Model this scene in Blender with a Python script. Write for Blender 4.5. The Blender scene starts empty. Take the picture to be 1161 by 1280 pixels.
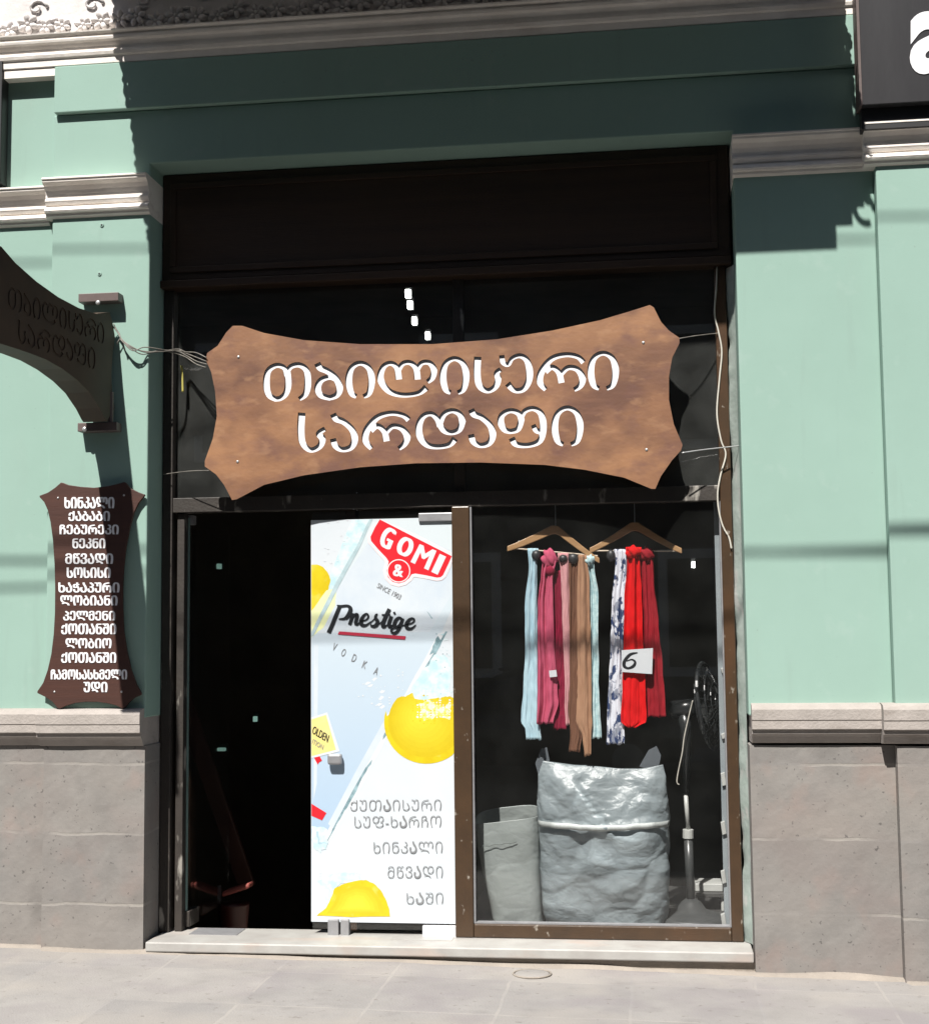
import bpy, bmesh, math, random
from math import sin, cos, pi, radians
from mathutils import Vector, Matrix, noise
random.seed(7)
sc = bpy.context.scene
COL = sc.collection

# ------------------------------------------------------------------ camera, sky, sun, exposure
RX = Vector((0.99134147, 0.13089886, -0.01037238)); UY = Vector((0.02195922, -0.08738731, 0.99593235)); FW = Vector((-0.12945999, 0.98753681, 0.0895051))
CAM = Vector((1.0631, -7.5, 1.6)); FPX = 1785.52
cd = bpy.data.cameras.new('camera'); cam = bpy.data.objects.new('camera', cd); COL.objects.link(cam)
M3 = Matrix((RX, UY, -FW)).transposed()
cam.matrix_world = Matrix.Translation(CAM) @ M3.to_4x4()
cd.sensor_fit = 'HORIZONTAL'; cd.sensor_width = 36; cd.lens = FPX / 1161 * 36; cd.clip_end = 400; cd.clip_start = .05
sc.camera = cam
SUN_DIR = Vector((.24, 1, -1.45)).normalized()
wd = bpy.data.worlds.new("World"); sc.world = wd; wd.use_nodes = True
nt = wd.node_tree; bg = nt.nodes['Background']; sky = nt.nodes.new('ShaderNodeTexSky')
sky.sky_type = 'NISHITA'; sky.sun_disc = False; sky.sun_elevation = radians(54.6); sky.sun_rotation = math.atan2(-.24, -1)
nt.links.new(sky.outputs[0], bg.inputs[0]); bg.inputs[1].default_value = .058
sl = bpy.data.lights.new('sun', 'SUN'); sl.energy = 5; sl.angle = radians(.5); sl.color = (1, .965, .91)
so = bpy.data.objects.new('sun', sl); COL.objects.link(so); so.rotation_mode = 'QUATERNION'
so.rotation_quaternion = SUN_DIR.to_track_quat('-Z', 'Y'); so.location = (-3, -10, 16)
sc.view_settings.view_transform = 'Standard'; sc.view_settings.look = 'None'; sc.view_settings.exposure = .87; sc.view_settings.gamma = 1


def at(px, py, Y=0.0):
    """point of the depth plane Y that was measured at this place of the photograph -> (X, Z)"""
    d = FW * FPX + RX * (px - 580.5) - UY * (py - 640)
    p = CAM + d * ((Y - CAM.y) / d.y)
    return p.x, p.z


def gz(x):
    return -.069 - .0155 * x          # the pavement falls gently to the right


# ------------------------------------------------------------------ materials
def mat(name, col, rough=.7, col2=None, scale=5, detail=6, ramp=(.35, .65), bump=0, bscale=60, metal=0, spec=.5, stretch=(1, 1, 1), bdist=.01, coat=0):
    m = bpy.data.materials.new(name); m.use_nodes = True; n = m.node_tree.nodes; L = m.node_tree.links
    p = n['Principled BSDF']; p.inputs['Roughness'].default_value = rough; p.inputs['Metallic'].default_value = metal
    p.inputs['Specular IOR Level'].default_value = spec; p.inputs['Coat Weight'].default_value = coat
    if col2 is None: col2 = tuple(c * .82 for c in col)
    tc = n.new('ShaderNodeTexCoord'); mp = n.new('ShaderNodeMapping'); mp.inputs['Scale'].default_value = stretch
    L.new(tc.outputs['Object'], mp.inputs[0])
    t = n.new('ShaderNodeTexNoise'); t.inputs['Scale'].default_value = scale; t.inputs['Detail'].default_value = detail; t.inputs['Roughness'].default_value = .62
    L.new(mp.outputs[0], t.inputs[0])
    r = n.new('ShaderNodeValToRGB'); r.color_ramp.elements[0].position = ramp[0]; r.color_ramp.elements[1].position = ramp[1]
    r.color_ramp.elements[0].color = (*col2, 1); r.color_ramp.elements[1].color = (*col, 1)
    L.new(t.outputs[0], r.inputs[0]); L.new(r.outputs[0], p.inputs['Base Color'])
    if bump:
        b = n.new('ShaderNodeTexNoise'); b.inputs['Scale'].default_value = bscale; b.inputs['Detail'].default_value = 8
        L.new(mp.outputs[0], b.inputs[0])
        bn = n.new('ShaderNodeBump'); bn.inputs['Strength'].default_value = bump; bn.inputs['Distance'].default_value = bdist
        L.new(b.outputs[0], bn.inputs['Height']); L.new(bn.outputs[0], p.inputs['Normal'])
    return m


def parts_of(m):
    n = m.node_tree.nodes
    return n, m.node_tree.links, n['Principled BSDF'], next(x for x in n if x.type == 'VALTORGB'), next(x for x in n if x.type == 'MAPPING')


def overlay(m, col, scale, lo, hi, stretch=(1, 1, 1), amount=1.0, seed=0.0, detail=5):
    """another layer of blotches of colour col over the base colour"""
    n, L, p, r, mp = parts_of(m)
    src = p.inputs['Base Color'].links[0].from_socket
    tc = n.new('ShaderNodeTexCoord'); m2 = n.new('ShaderNodeMapping'); m2.inputs['Scale'].default_value = stretch; m2.inputs['Location'].default_value = (seed, seed, seed)
    L.new(tc.outputs['Object'], m2.inputs[0])
    t = n.new('ShaderNodeTexNoise'); t.inputs['Scale'].default_value = scale; t.inputs['Detail'].default_value = detail
    L.new(m2.outputs[0], t.inputs[0])
    q = n.new('ShaderNodeMapRange'); q.inputs[1].default_value = lo; q.inputs[2].default_value = hi; q.inputs[4].default_value = amount
    L.new(t.outputs[0], q.inputs[0])
    mx = n.new('ShaderNodeMixRGB'); L.new(q.outputs[0], mx.inputs[0]); L.new(src, mx.inputs[1]); mx.inputs[2].default_value = (*col, 1)
    L.new(mx.outputs[0], p.inputs['Base Color'])
    return m


def joints(m, w, h, col, size=.006, plane='xz', amount=.5, loc=(0, 0, 0), bump=.3, off=.5):
    """masonry or slab joints as a procedural brick pattern, with a dent along each"""
    n, L, p, r, mp = parts_of(m)
    src = p.inputs['Base Color'].links[0].from_socket
    tc = n.new('ShaderNodeTexCoord'); sp = n.new('ShaderNodeSeparateXYZ'); cb = n.new('ShaderNodeCombineXYZ')
    L.new(tc.outputs['Object'], sp.inputs[0]); L.new(sp.outputs[0], cb.inputs[0]); L.new(sp.outputs[2 if plane == 'xz' else 1], cb.inputs[1])
    wob = n.new('ShaderNodeTexNoise'); wob.inputs['Scale'].default_value = 6; wob.inputs['Detail'].default_value = 4; L.new(tc.outputs['Object'], wob.inputs[0])
    wm = n.new('ShaderNodeVectorMath'); wm.operation = 'SCALE'; wm.inputs['Scale'].default_value = .03; L.new(wob.outputs['Color'], wm.inputs[0])
    ad = n.new('ShaderNodeVectorMath'); L.new(cb.outputs[0], ad.inputs[0]); L.new(wm.outputs[0], ad.inputs[1])
    a2 = n.new('ShaderNodeVectorMath'); L.new(ad.outputs[0], a2.inputs[0]); a2.inputs[1].default_value = loc
    b = n.new('ShaderNodeTexBrick'); b.offset = off; b.inputs['Scale'].default_value = 1; b.inputs['Brick Width'].default_value = w; b.inputs['Row Height'].default_value = h
    b.inputs['Mortar Size'].default_value = size; b.inputs['Mortar Smooth'].default_value = .6
    b.inputs['Color1'].default_value = (.93, .93, .93, 1); b.inputs['Color2'].default_value = (1.06, 1.05, 1.03, 1); b.inputs['Mortar'].default_value = (1, 1, 1, 1)
    L.new(a2.outputs[0], b.inputs[0])
    mu = n.new('ShaderNodeMixRGB'); mu.blend_type = 'MULTIPLY'; mu.inputs[0].default_value = 1; L.new(src, mu.inputs[1]); L.new(b.outputs['Color'], mu.inputs[2])
    br = n.new('ShaderNodeTexNoise'); br.inputs['Scale'].default_value = 3; L.new(tc.outputs['Object'], br.inputs[0])
    mr = n.new('ShaderNodeMapRange'); mr.inputs[1].default_value = .42; mr.inputs[2].default_value = .58; mr.inputs[4].default_value = amount; L.new(br.outputs[0], mr.inputs[0])
    ml = n.new('ShaderNodeMath'); ml.operation = 'MULTIPLY'; L.new(mr.outputs[0], ml.inputs[0]); L.new(b.outputs['Fac'], ml.inputs[1])
    mx = n.new('ShaderNodeMixRGB'); L.new(ml.outputs[0], mx.inputs[0]); L.new(mu.outputs[0], mx.inputs[1]); mx.inputs[2].default_value = (*col, 1)
    L.new(mx.outputs[0], p.inputs['Base Color'])
    old = p.inputs['Normal'].links[0].from_socket if p.inputs['Normal'].links else None
    bn = n.new('ShaderNodeBump'); bn.invert = True; bn.inputs['Strength'].default_value = bump; bn.inputs['Distance'].default_value = .006
    L.new(ml.outputs[0], bn.inputs['Height'])
    if old: L.new(old, bn.inputs['Normal'])
    L.new(bn.outputs[0], p.inputs['Normal'])
    return m


def glass_mat(name, tint=.92, dust=.02, ior=1.5):
    m = bpy.data.materials.new(name); m.use_nodes = True; n = m.node_tree.nodes; L = m.node_tree.links
    n.remove(n['Principled BSDF']); o = n['Material Output']
    tr = n.new('ShaderNodeBsdfTransparent'); tr.inputs[0].default_value = (tint, tint, tint, 1)
    gl = n.new('ShaderNodeBsdfGlossy'); gl.inputs['Roughness'].default_value = .004; gl.inputs[0].default_value = (1, 1, 1, 1)
    df = n.new('ShaderNodeBsdfDiffuse'); df.inputs[0].default_value = (.55, .57, .54, 1)
    lw = n.new('ShaderNodeLayerWeight'); lw.inputs['Blend'].default_value = .5
    pw = n.new('ShaderNodeMath'); pw.operation = 'POWER'; pw.inputs[1].default_value = 5; L.new(lw.outputs['Facing'], pw.inputs[0])
    fr = n.new('ShaderNodeMath'); fr.operation = 'MULTIPLY_ADD'; fr.inputs[1].default_value = .9; fr.inputs[2].default_value = .03; L.new(pw.outputs[0], fr.inputs[0])
    m1 = n.new('ShaderNodeMixShader'); m2 = n.new('ShaderNodeMixShader')
    tc = n.new('ShaderNodeTexCoord'); t = n.new('ShaderNodeTexNoise'); t.inputs['Scale'].default_value = 3.5; t.inputs['Detail'].default_value = 6; L.new(tc.outputs['Object'], t.inputs[0])
    q = n.new('ShaderNodeMapRange'); q.inputs[1].default_value = .35; q.inputs[2].default_value = .75; q.inputs[3].default_value = dust * .5; q.inputs[4].default_value = dust * 1.6; L.new(t.outputs[0], q.inputs[0])
    L.new(q.outputs[0], m1.inputs[0]); L.new(tr.outputs[0], m1.inputs[1]); L.new(df.outputs[0], m1.inputs[2])
    L.new(fr.outputs[0], m2.inputs[0]); L.new(m1.outputs[0], m2.inputs[1]); L.new(gl.outputs[0], m2.inputs[2])
    L.new(m2.outputs[0], o.inputs[0])
    return m


def emit_mat(name, col, s):
    m = bpy.data.materials.new(name); m.use_nodes = True; p = m.node_tree.nodes['Principled BSDF']
    p.inputs['Emission Color'].default_value = (*col, 1); p.inputs['Emission Strength'].default_value = s
    return m


MINT = mat('mint_paint', (.263, .384, .333), .8, (.248, .364, .314), 2.2, 8, (.3, .7), .12, 160, spec=.1, bdist=.004)
overlay(MINT, (.25, .325, .285), 1.3, .60, .80, (2.5, 2.5, .7), .35, 4)
overlay(MINT, (.32, .42, .38), 7, .62, .75, (1, 1, 1), .35, 9)
overlay(MINT, (.215, .29, .255), 5, .60, .78, (2.2, 1, .22), .35, 21)
overlay(MINT, (.20, .25, .22), 45, .70, .74, (1, 1, 1), .5, 33)
STONE = mat('grey_tuff', (.228, .216, .204), .9, (.182, .172, .163), 6, 10, (.3, .7), .17, 48, spec=.2, bdist=.009)
overlay(STONE, (.20, .165, .155), 2.3, .5, .75, (1, 1, 1), .6, 3)
overlay(STONE, (.24, .216, .195), 1.3, .48, .68, (1, 1, 1.3), .5, 11)
overlay(STONE, (.125, .115, .108), 3.2, .57, .72, (1, 1, .55), .5, 41)
overlay(STONE, (.25, .195, .175), 4.5, .57, .7, (1, 1, 1), .45, 51)
overlay(STONE, (.075, .07, .068), 42, .66, .71, (1, 1, 1.1), .7, 5)
joints(STONE, 7.3, .375, (.285, .265, .24), .009, 'xz', .75, (.55, .155, 0), .25)
CAP = mat('sill_stone', (.36, .325, .30), .8, (.29, .262, .24), 9, 8, (.3, .7), .35, 70, spec=.25)
overlay(CAP, (.18, .15, .13), 5, .58, .72, (.5, 1, 2), .6)
CORN = mat('cornice_stucco', (.85, .80, .745), .7, (.72, .665, .61), 5, 8, (.3, .7), .25, 50, spec=.25)
overlay(CORN, (.50, .41, .36), 6, .58, .74, (.35, 1, 1.5), .55, 2)
FRIEZE = mat('frieze_stucco', (.66, .63, .62), .8, (.55, .52, .505), 8, 8, (.3, .7), .3, 40, spec=.2)
PAVE = mat('pavement_stone', (.268, .256, .247), .85, (.215, .205, .199), 3, 12, (.3, .7), .35, 90, spec=.2)
overlay(PAVE, (.285, .264, .242), 1.4, .48, .66, (1, 1, 1), .75, 2)
overlay(PAVE, (.205, .188, .194), 1.9, .52, .7, (1, 1, 1), .7, 7)
overlay(PAVE, (.15, .135, .125), 24, .64, .72, (1, 1, 1), .6, 1)
overlay(PAVE, (.17, .16, .155), 5, .60, .74, (1, 1.4, 1), .4, 61)
joints(PAVE, .595, .655, (.30, .28, .255), .010, 'xy', .45, (.255, .432, 0), .35, 0)
ASPH = mat('asphalt', (.055, .053, .05), .9, (.038, .037, .036), 12, 8, bump=.5, bscale=160)
MORTAR = mat('mortar', (.29, .255, .22), .9, (.225, .2, .175), 6, 10, (.3, .7), .7, 40, spec=.15)
MARBLE = mat('marble', (.37, .365, .345), .45, (.29, .275, .26), 5, 10, (.3, .65), .08, 60)
overlay(MARBLE, (.40, .29, .235), 6, .55, .72, (.4, 1, 1), .55, 6)
PLASTER = mat('chipped_plaster', (.34, .39, .36), .9, (.27, .32, .29), 9, 10, (.4, .6), .2, 45, spec=.1, bdist=.012)
overlay(PLASTER, (.40, .40, .38), 12, .56, .62, (1, 1, .4), .8, 3)
BRONZE = mat('brown_metal', (.058, .033, .017), .36, (.042, .025, .014), 8, 6, (.3, .7), .06, 80)
overlay(BRONZE, (.30, .27, .23), 30, .67, .73, (1, 1, .6), .7, 4)
overlay(BRONZE, (.10, .045, .02), 3, .5, .7, (1, 1, .4), .5, 8)
OLDFRAME = mat('dirty_frame', (.036, .029, .024), .6, (.022, .018, .015), 8, 6, (.3, .7), .2, 60)
overlay(OLDFRAME, (.30, .28, .25), 12, .60, .68, (1, 1, .35), .8, 1)
DARKWOOD = mat('dark_wood', (.046, .024, .013), .5, (.03, .016, .009), 3, 8, (.3, .7), .15, 40, stretch=(.3, 1, 6))
BLACK = mat('black_paint', (.02, .02, .021), .5, (.015, .015, .016), 5)
INTER = mat('dark_interior', (.16, .135, .11), .9, (.11, .095, .08), 2)
PLATF = mat('display_floor', (.05, .05, .048), .6, (.036, .035, .034), 4)
SIGNW = mat('sign_wood', (.272, .136, .066), .5, (.18, .082, .042), 2.6, 12, (.34, .66), .1, 45, stretch=(.8, 1, 1.1), coat=.15)
overlay(SIGNW, (.095, .042, .028), 2.8, .46, .66, (.8, 1, 1.3), .8, 3)
overlay(SIGNW, (.12, .055, .045), 6.5, .52, .66, (.8, 1, 1.2), .6, 13)
overlay(SIGNW, (.36, .18, .085), 2.4, .54, .72, (1, 1, 1.2), .6, 8)
overlay(SIGNW, (.20, .095, .06), 34, .5, .7, (.16, 1, 1.2), .3, 5)
overlay(SIGNW, (.33, .18, .095), 15, .56, .70, (.5, 1, 1), .5, 15)
SIGNE = mat('sign_edge', (.03, .016, .011), .7, (.022, .012, .009), 9)
MENUW = mat('menu_wood', (.060, .0215, .0135), .55, (.042, .0155, .0105), 4, 8, (.3, .7), .12, 40, stretch=(.3, 1, 8))
BLADEW = mat('blade_wood', (.058, .036, .021), .65, (.04, .025, .016), 6, 8)
WHITE = mat('white_letters', (.74, .74, .76), .5, (.68, .68, .70), 20, 4)
STEEL = mat('steel', (.55, .55, .55), .35, (.45, .45, .45), 20, 4, metal=.6)
GREYMET = mat('grey_metal', (.30, .30, .31), .4, (.25, .25, .26), 20, 4, metal=.3)
BRACK = mat('bracket_paint', (.115, .085, .08), .5, (.09, .066, .06), 14)
GLASS = glass_mat('window_glass', .95, .006)
TGLASS = glass_mat('transom_glass', .8, .03)
GLASSEDGE = mat('glass_edge', (.2, .3, .28), .2, (.16, .24, .22), 10)
CABLE = mat('white_cable', (.55, .52, .46), .6)
WIRE = mat('tie_wire', (.20, .185, .16), .5, (.10, .09, .08), 40)
YELLOW = mat('yellow_tube', (.45, .40, .10), .5)
BLACKRUB = mat('black_rubber', (.02, .02, .02), .6)
BRIGHT_GLOW = emit_mat('bright_glow', (.95, 1, .93), 14)
DIMLAMP = emit_mat('dim_lamp_light', (.55, 1, .85), .16)


# ------------------------------------------------------------------ mesh helpers
class MB:
    def __init__(s): s.v = []; s.f = []; s.m = []; s.mi = 0
    def add(s, vs, fs):
        k = len(s.v); s.v += [tuple(v) for v in vs]; s.f += [tuple(i + k for i in f) for f in fs]; s.m += [s.mi] * len(fs)
        return s
    def box(s, x0, x1, y0, y1, z0, z1):
        return s.add([(x, y, z) for x in (x0, x1) for y in (y0, y1) for z in (z0, z1)],
                     [(0, 1, 3, 2), (4, 6, 7, 5), (0, 4, 5, 1), (2, 3, 7, 6), (0, 2, 6, 4), (1, 5, 7, 3)])
    def obox(s, c, ax, ay, az):
        c, ax, ay, az = map(Vector, (c, ax, ay, az))
        return s.add([c + ax * i + ay * j + az * k for i in (-1, 1) for j in (-1, 1) for k in (-1, 1)],
                     [(0, 1, 3, 2), (4, 6, 7, 5), (0, 4, 5, 1), (2, 3, 7, 6), (0, 2, 6, 4), (1, 5, 7, 3)])
    def prism(s, pts, y0, y1):
        """outline of (x, z) points given a thickness in y"""
        n = len(pts); a = sum(pts[i][0] * pts[(i + 1) % n][1] - pts[(i + 1) % n][0] * pts[i][1] for i in range(n))
        if a < 0: pts = pts[::-1]
        vs = [(x, y0, z) for x, z in pts] + [(x, y1, z) for x, z in pts]
        return s.add(vs, [tuple(range(n)), tuple(range(2 * n - 1, n - 1, -1))] + [(i, i + n, (i + 1) % n + n, (i + 1) % n) for i in range(n)])
    def profile(s, prof, x0, x1):
        """closed (y, z) profile swept along x"""
        n = len(prof)
        return s.add([(x0, y, z) for y, z in prof] + [(x1, y, z) for y, z in prof],
                     [tuple(range(n)), tuple(range(2 * n - 1, n - 1, -1))] + [(i, i + n, (i + 1) % n + n, (i + 1) % n) for i in range(n)])
    def tube(s, pts, r, n=8, cap=True):
        pts = [Vector(p) for p in pts]; rs = r if isinstance(r, (list, tuple)) else [r] * len(pts); vs = []; fs = []
        for i, p in enumerate(pts):
            t = (pts[min(i + 1, len(pts) - 1)] - pts[max(i - 1, 0)]).normalized()
            u = t.cross(Vector((0, 0, 1)) if abs(t.z) < .9 else Vector((0, 1, 0))).normalized(); w = t.cross(u)
            vs += [p + (u * cos(2 * pi * k / n) + w * sin(2 * pi * k / n)) * rs[i] for k in range(n)]
        for i in range(len(pts) - 1):
            fs += [(i * n + k, i * n + (k + 1) % n, (i + 1) * n + (k + 1) % n, (i + 1) * n + k) for k in range(n)]
        if cap: fs += [tuple(range(n - 1, -1, -1)), tuple((len(pts) - 1) * n + k for k in range(n))]
        return s.add(vs, fs)
    def blob(s, c, r, n=8, m=6, axes=None):
        c = Vector(c); vs = []; fs = []
        if not isinstance(r, (list, tuple)): r = (r, r, r)
        ax = axes or (Vector((1, 0, 0)), Vector((0, 1, 0)), Vector((0, 0, 1)))
        for i in range(m + 1):
            for k in range(n):
                a = pi * i / m; b = 2 * pi * k / n
                vs.append(c + ax[0] * r[0] * sin(a) * cos(b) + ax[1] * r[1] * sin(a) * sin(b) + ax[2] * r[2] * cos(a))
        for i in range(m):
            fs += [(i * n + k, (i + 1) * n + k, (i + 1) * n + (k + 1) % n, i * n + (k + 1) % n) for k in range(n)]
        return s.add(vs, fs)
    def ring(s, c, R, r, ax, ay, n=20, k=6, arc=1.0):
        c, ax, ay = map(Vector, (c, ax, ay))
        return s.tube([c + ax * R * cos(2 * pi * i / n * arc) + ay * R * sin(2 * pi * i / n * arc) for i in range(n + 1)], r, k)
    def lathe(s, c, prof, n=20):
        vs = []; fs = []; c = Vector(c)
        for r, z in prof: vs += [c + Vector((r * cos(2 * pi * k / n), r * sin(2 * pi * k / n), z)) for k in range(n)]
        for i in range(len(prof) - 1): fs += [(i * n + k, i * n + (k + 1) % n, (i + 1) * n + (k + 1) % n, (i + 1) * n + k) for k in range(n)]
        fs += [tuple(range(n - 1, -1, -1)), tuple((len(prof) - 1) * n + k for k in range(n))]
        return s.add(vs, fs)
    def build(s, name, mats, parent=None, smooth=False, bevel=0, solid=0, wn=False):
        me = bpy.data.meshes.new(name)
        if not isinstance(mats, (list, tuple)): mats = [mats]
        if parent is not None: org = parent.matrix_world.translation.copy()
        else:
            xs, ys, zs = zip(*s.v); org = Vector(((min(xs) + max(xs)) / 2, (min(ys) + max(ys)) / 2, min(zs)))
        me.from_pydata([(x - org.x, y - org.y, z - org.z) for x, y, z in s.v], [], s.f); 
        for m in mats: me.materials.append(m)
        if len(mats) > 1: me.polygons.foreach_set('material_index', s.m)
        bm = bmesh.new(); bm.from_mesh(me); bmesh.ops.recalc_face_normals(bm, faces=bm.faces); bm.to_mesh(me); bm.free()
        if smooth: me.polygons.foreach_set('use_smooth', [True] * len(me.polygons))
        o = bpy.data.objects.new(name, me); COL.objects.link(o)
        if parent is not None:
            o.parent = parent
        else: o.location = org
        if parent is not None and parent.type == 'MESH' or parent is not None: pass
        if solid:
            md = o.modifiers.new('solid', 'SOLIDIFY'); md.thickness = solid; md.offset = 0
        if bevel:
            md = o.modifiers.new('bevel', 'BEVEL'); md.width = bevel; md.segments = 2; md.limit_method = 'ANGLE'; md.harden_normals = False
        bpy.context.view_layer.update()
        return o


def thing(name, label, cat, loc, group=None):
    o = bpy.data.objects.new(name, None); o.empty_display_size = .1; COL.objects.link(o); o.location = loc
    tag(o, label, cat, group); bpy.context.view_layer.update()
    return o


def tag(o, label, cat, group=None):
    o['label'] = label; o['category'] = cat
    if group: o['group'] = group
    return o


def struct(o, kind='structure'):
    o['kind'] = kind
    return o


def lerp(a, b, t): return a + (b - a) * t


def smooth_poly(pts, closed=False, n=6):
    out = []; N = len(pts)
    for i in range(N if closed else N - 1):
        p = [pts[(i + k) % N] if closed else pts[min(max(i + k, 0), N - 1)] for k in (-1, 0, 1, 2)]
        for j in range(n):
            t = j / n
            out.append(tuple(.5 * (2 * b + (c - a) * t + (2 * a - 5 * b + 4 * c - d) * t * t + (3 * b - a - 3 * c + d) * t ** 3) for a, b, c, d in zip(*p)))
    if not closed: out.append(tuple(pts[-1]))
    return out


def up(s):                       # Georgian capitals, as lettered on the boards
    return ''.join(chr(ord(c) - 0x10D0 + 0x1C90) if 0x10D0 <= ord(c) <= 0x10FA else c for c in s)


def text_geo(body, shear=0, off=0, res=5):
    c = bpy.data.curves.new('lettering', 'FONT'); c.body = body; c.extrude = .5; c.resolution_u = res; c.shear = shear; c.offset = off
    o = bpy.data.objects.new('lettering', c); COL.objects.link(o); bpy.context.view_layer.update()
    me = bpy.data.meshes.new_from_object(o.evaluated_get(bpy.context.evaluated_depsgraph_get()))
    vs = [v.co.copy() for v in me.vertices]; fs = [tuple(p.vertices) for p in me.polygons]
    bpy.data.objects.remove(o); bpy.data.curves.remove(c); bpy.data.meshes.remove(me)
    return vs, fs


def letters(mb, body, quad, Y, th, bold=0, shear=0, off=0, pxf=None):
    """text stretched over a quad (TL, TR, BR, BL) measured on the plane Y; bold = sideways doubling as part of the height"""
    vs, fs = text_geo(body, shear, off)
    x0 = min(v.x for v in vs); x1 = max(v.x for v in vs); y0 = min(v.y for v in vs); y1 = max(v.y for v in vs)
    pxf = pxf or (lambda p: at(p[0], p[1], Y))
    TL, TR, BR, BL = [Vector(pxf(p)) for p in quad]
    sh = [0] if not bold else [-bold, 0, bold]; W = (TR - TL).length; H = (TL - BL).length
    for i, s in enumerate(sh):
        out = []
        for v in vs:
            u = (v.x - x0) / (x1 - x0); w = (v.y - y0) / (y1 - y0)
            if bold: u = (u * (W - 2 * bold * H) + bold * H + s * H) / W
            p = lerp(lerp(BL, BR, u), lerp(TL, TR, u), w)
            out.append((p.x, Y + v.z * th - .00003 * i, p.y))
        mb.add(out, fs)
    return mb



def ribbon(mb, pts, w, Y, pxf=None, th=.0006):
    """a brush stroke of px points, widths in px, laid on plane Y"""
    pxf = pxf or (lambda p: at(p[0], p[1], Y))
    pts = [Vector(p) for p in pts]; n = len(pts); L = []; R = []
    for i, p in enumerate(pts):
        t = (pts[min(i + 1, n - 1)] - pts[max(i - 1, 0)]).normalized(); q = Vector((-t.y, t.x)); ww = (w[i] if isinstance(w, (list, tuple)) else w) / 2
        L.append(pxf(p + q * ww)); R.append(pxf(p - q * ww))
    vs = [(x, Y, z) for x, z in L] + [(x, Y, z) for x, z in R]
    mb.add(vs, [(i, i + 1, n + i + 1, n + i) for i in range(n - 1)])


# ------------------------------------------------------------------ ground
pm = MB()
xs = [-30, -3, 3, 30]
def slab(mb, y0, y1, dz, th):
    mb.add([(-30, y0, gz(-30) + dz), (30, y0, gz(30) + dz), (30, y1, gz(30) + dz), (-30, y1, gz(-30) + dz),
            (-30, y0, gz(-30) + dz - th), (30, y0, gz(30) + dz - th), (30, y1, gz(30) + dz - th), (-30, y1, gz(-30) + dz - th)],
           [(0, 1, 2, 3), (4, 7, 6, 5), (0, 4, 5, 1), (1, 5, 6, 2), (2, 6, 7, 3), (3, 7, 4, 0)])
    return mb
# pavement: a slightly uneven sheet
nx, ny = 120, 24; vs = []; fs = []
for j in range(ny + 1):
    for i in range(nx + 1):
        x = -6 + 12 * i / nx; y = -2.4 + 2.45 * j / ny
        vs.append((x, y, gz(x) + .006 * noise.noise(Vector((x * 1.3, y * 1.3, 2))) + .003 * noise.noise(Vector((x * 5, y * 5, 0)))))
fs = [(j * (nx + 1) + i, j * (nx + 1) + i + 1, (j + 1) * (nx + 1) + i + 1, (j + 1) * (nx + 1) + i) for j in range(ny) for i in range(nx)]
pm.add(vs, fs)
struct(pm.build('pavement', PAVE, smooth=True))
struct(slab(MB(), -2.6, -2.4, .002, .4).build('kerb', CAP, bevel=.01))
struct(slab(MB(), -12.0, -2.6, -.12, .3).build('road', ASPH))
struct(slab(MB(), -14.6, -12.0, 0, .4).build('far_pavement', PAVE))

# ------------------------------------------------------------------ the building
B = thing('building', 'mint green plastered street front over a grey stone plinth', 'building', (0, .2, 0))
PL, PR, XL, XR, XR2 = -1.673, 1.535, -2.245, 2.255, 2.215
wall = MB()
wall.prism([(XL, 1.2), (PL, 1.2), (PL, 4.28), (PR, 4.28), (PR, 1.2), (XR, 1.2), (XR, 4.59), (XL, 4.59)], 0, .4)
wall.build('wall', MINT, B, bevel=.008)
MB().box(-2.23, XR2, -.035, .4, 4.592, 4.862).build('lintel_band', MINT, B, bevel=.005)
MB().box(-6, XL, .045, .4, 1.2, 4.862).build('side_bay', MINT, B, bevel=.006)
MB().box(XR, 6, -.069, .4, 1.2, 4.862).build('pilaster', MINT, B, bevel=.007)
MB().box(-6, 6, .0, .4, 5.04, 6.6).build('upper_wall', FRIEZE, B)
# plinth of stone blocks
def plinth(x0, x1, y):
    m = MB(); nx = max(2, int((x1 - x0) / .03)); nz = 44; vs = []
    for k in range(nz + 1):
        for i in range(nx + 1):
            x = lerp(x0, x1, i / nx); z = lerp(-.35, 1.05, k / nz); e = 0 if i in (0, nx) else 1
            d = e * (.003 * noise.noise(Vector((x * 5, 0, z * 5))) + .0012 * noise.noise(Vector((x * 24, 3, z * 24))))
            vs.append((x, y + d, z))
    N = (nx + 1) * (nz + 1)
    fs = [(k * (nx + 1) + i, k * (nx + 1) + i + 1, (k + 1) * (nx + 1) + i + 1, (k + 1) * (nx + 1) + i) for k in range(nz) for i in range(nx)]
    edge = [i for i in range(nx + 1)] + [k * (nx + 1) + nx for k in range(1, nz + 1)] + [nz * (nx + 1) + i for i in range(nx - 1, -1, -1)] + [k * (nx + 1) for k in range(nz - 1, 0, -1)]
    bk = {}
    for j, e in enumerate(edge): bk[e] = N + j; vs.append((vs[e][0], .4, vs[e][2]))
    for j, e in enumerate(edge):
        q = edge[(j + 1) % len(edge)]; fs.append((e, bk[e], bk[q], q))
    m.add(vs, fs); m.build('plinth', STONE, B)
plinth(-6, XL, .045); plinth(XL + .001, PL, 0); plinth(PR, XR - .001, .0); plinth(XR, 6, -.069)
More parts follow.
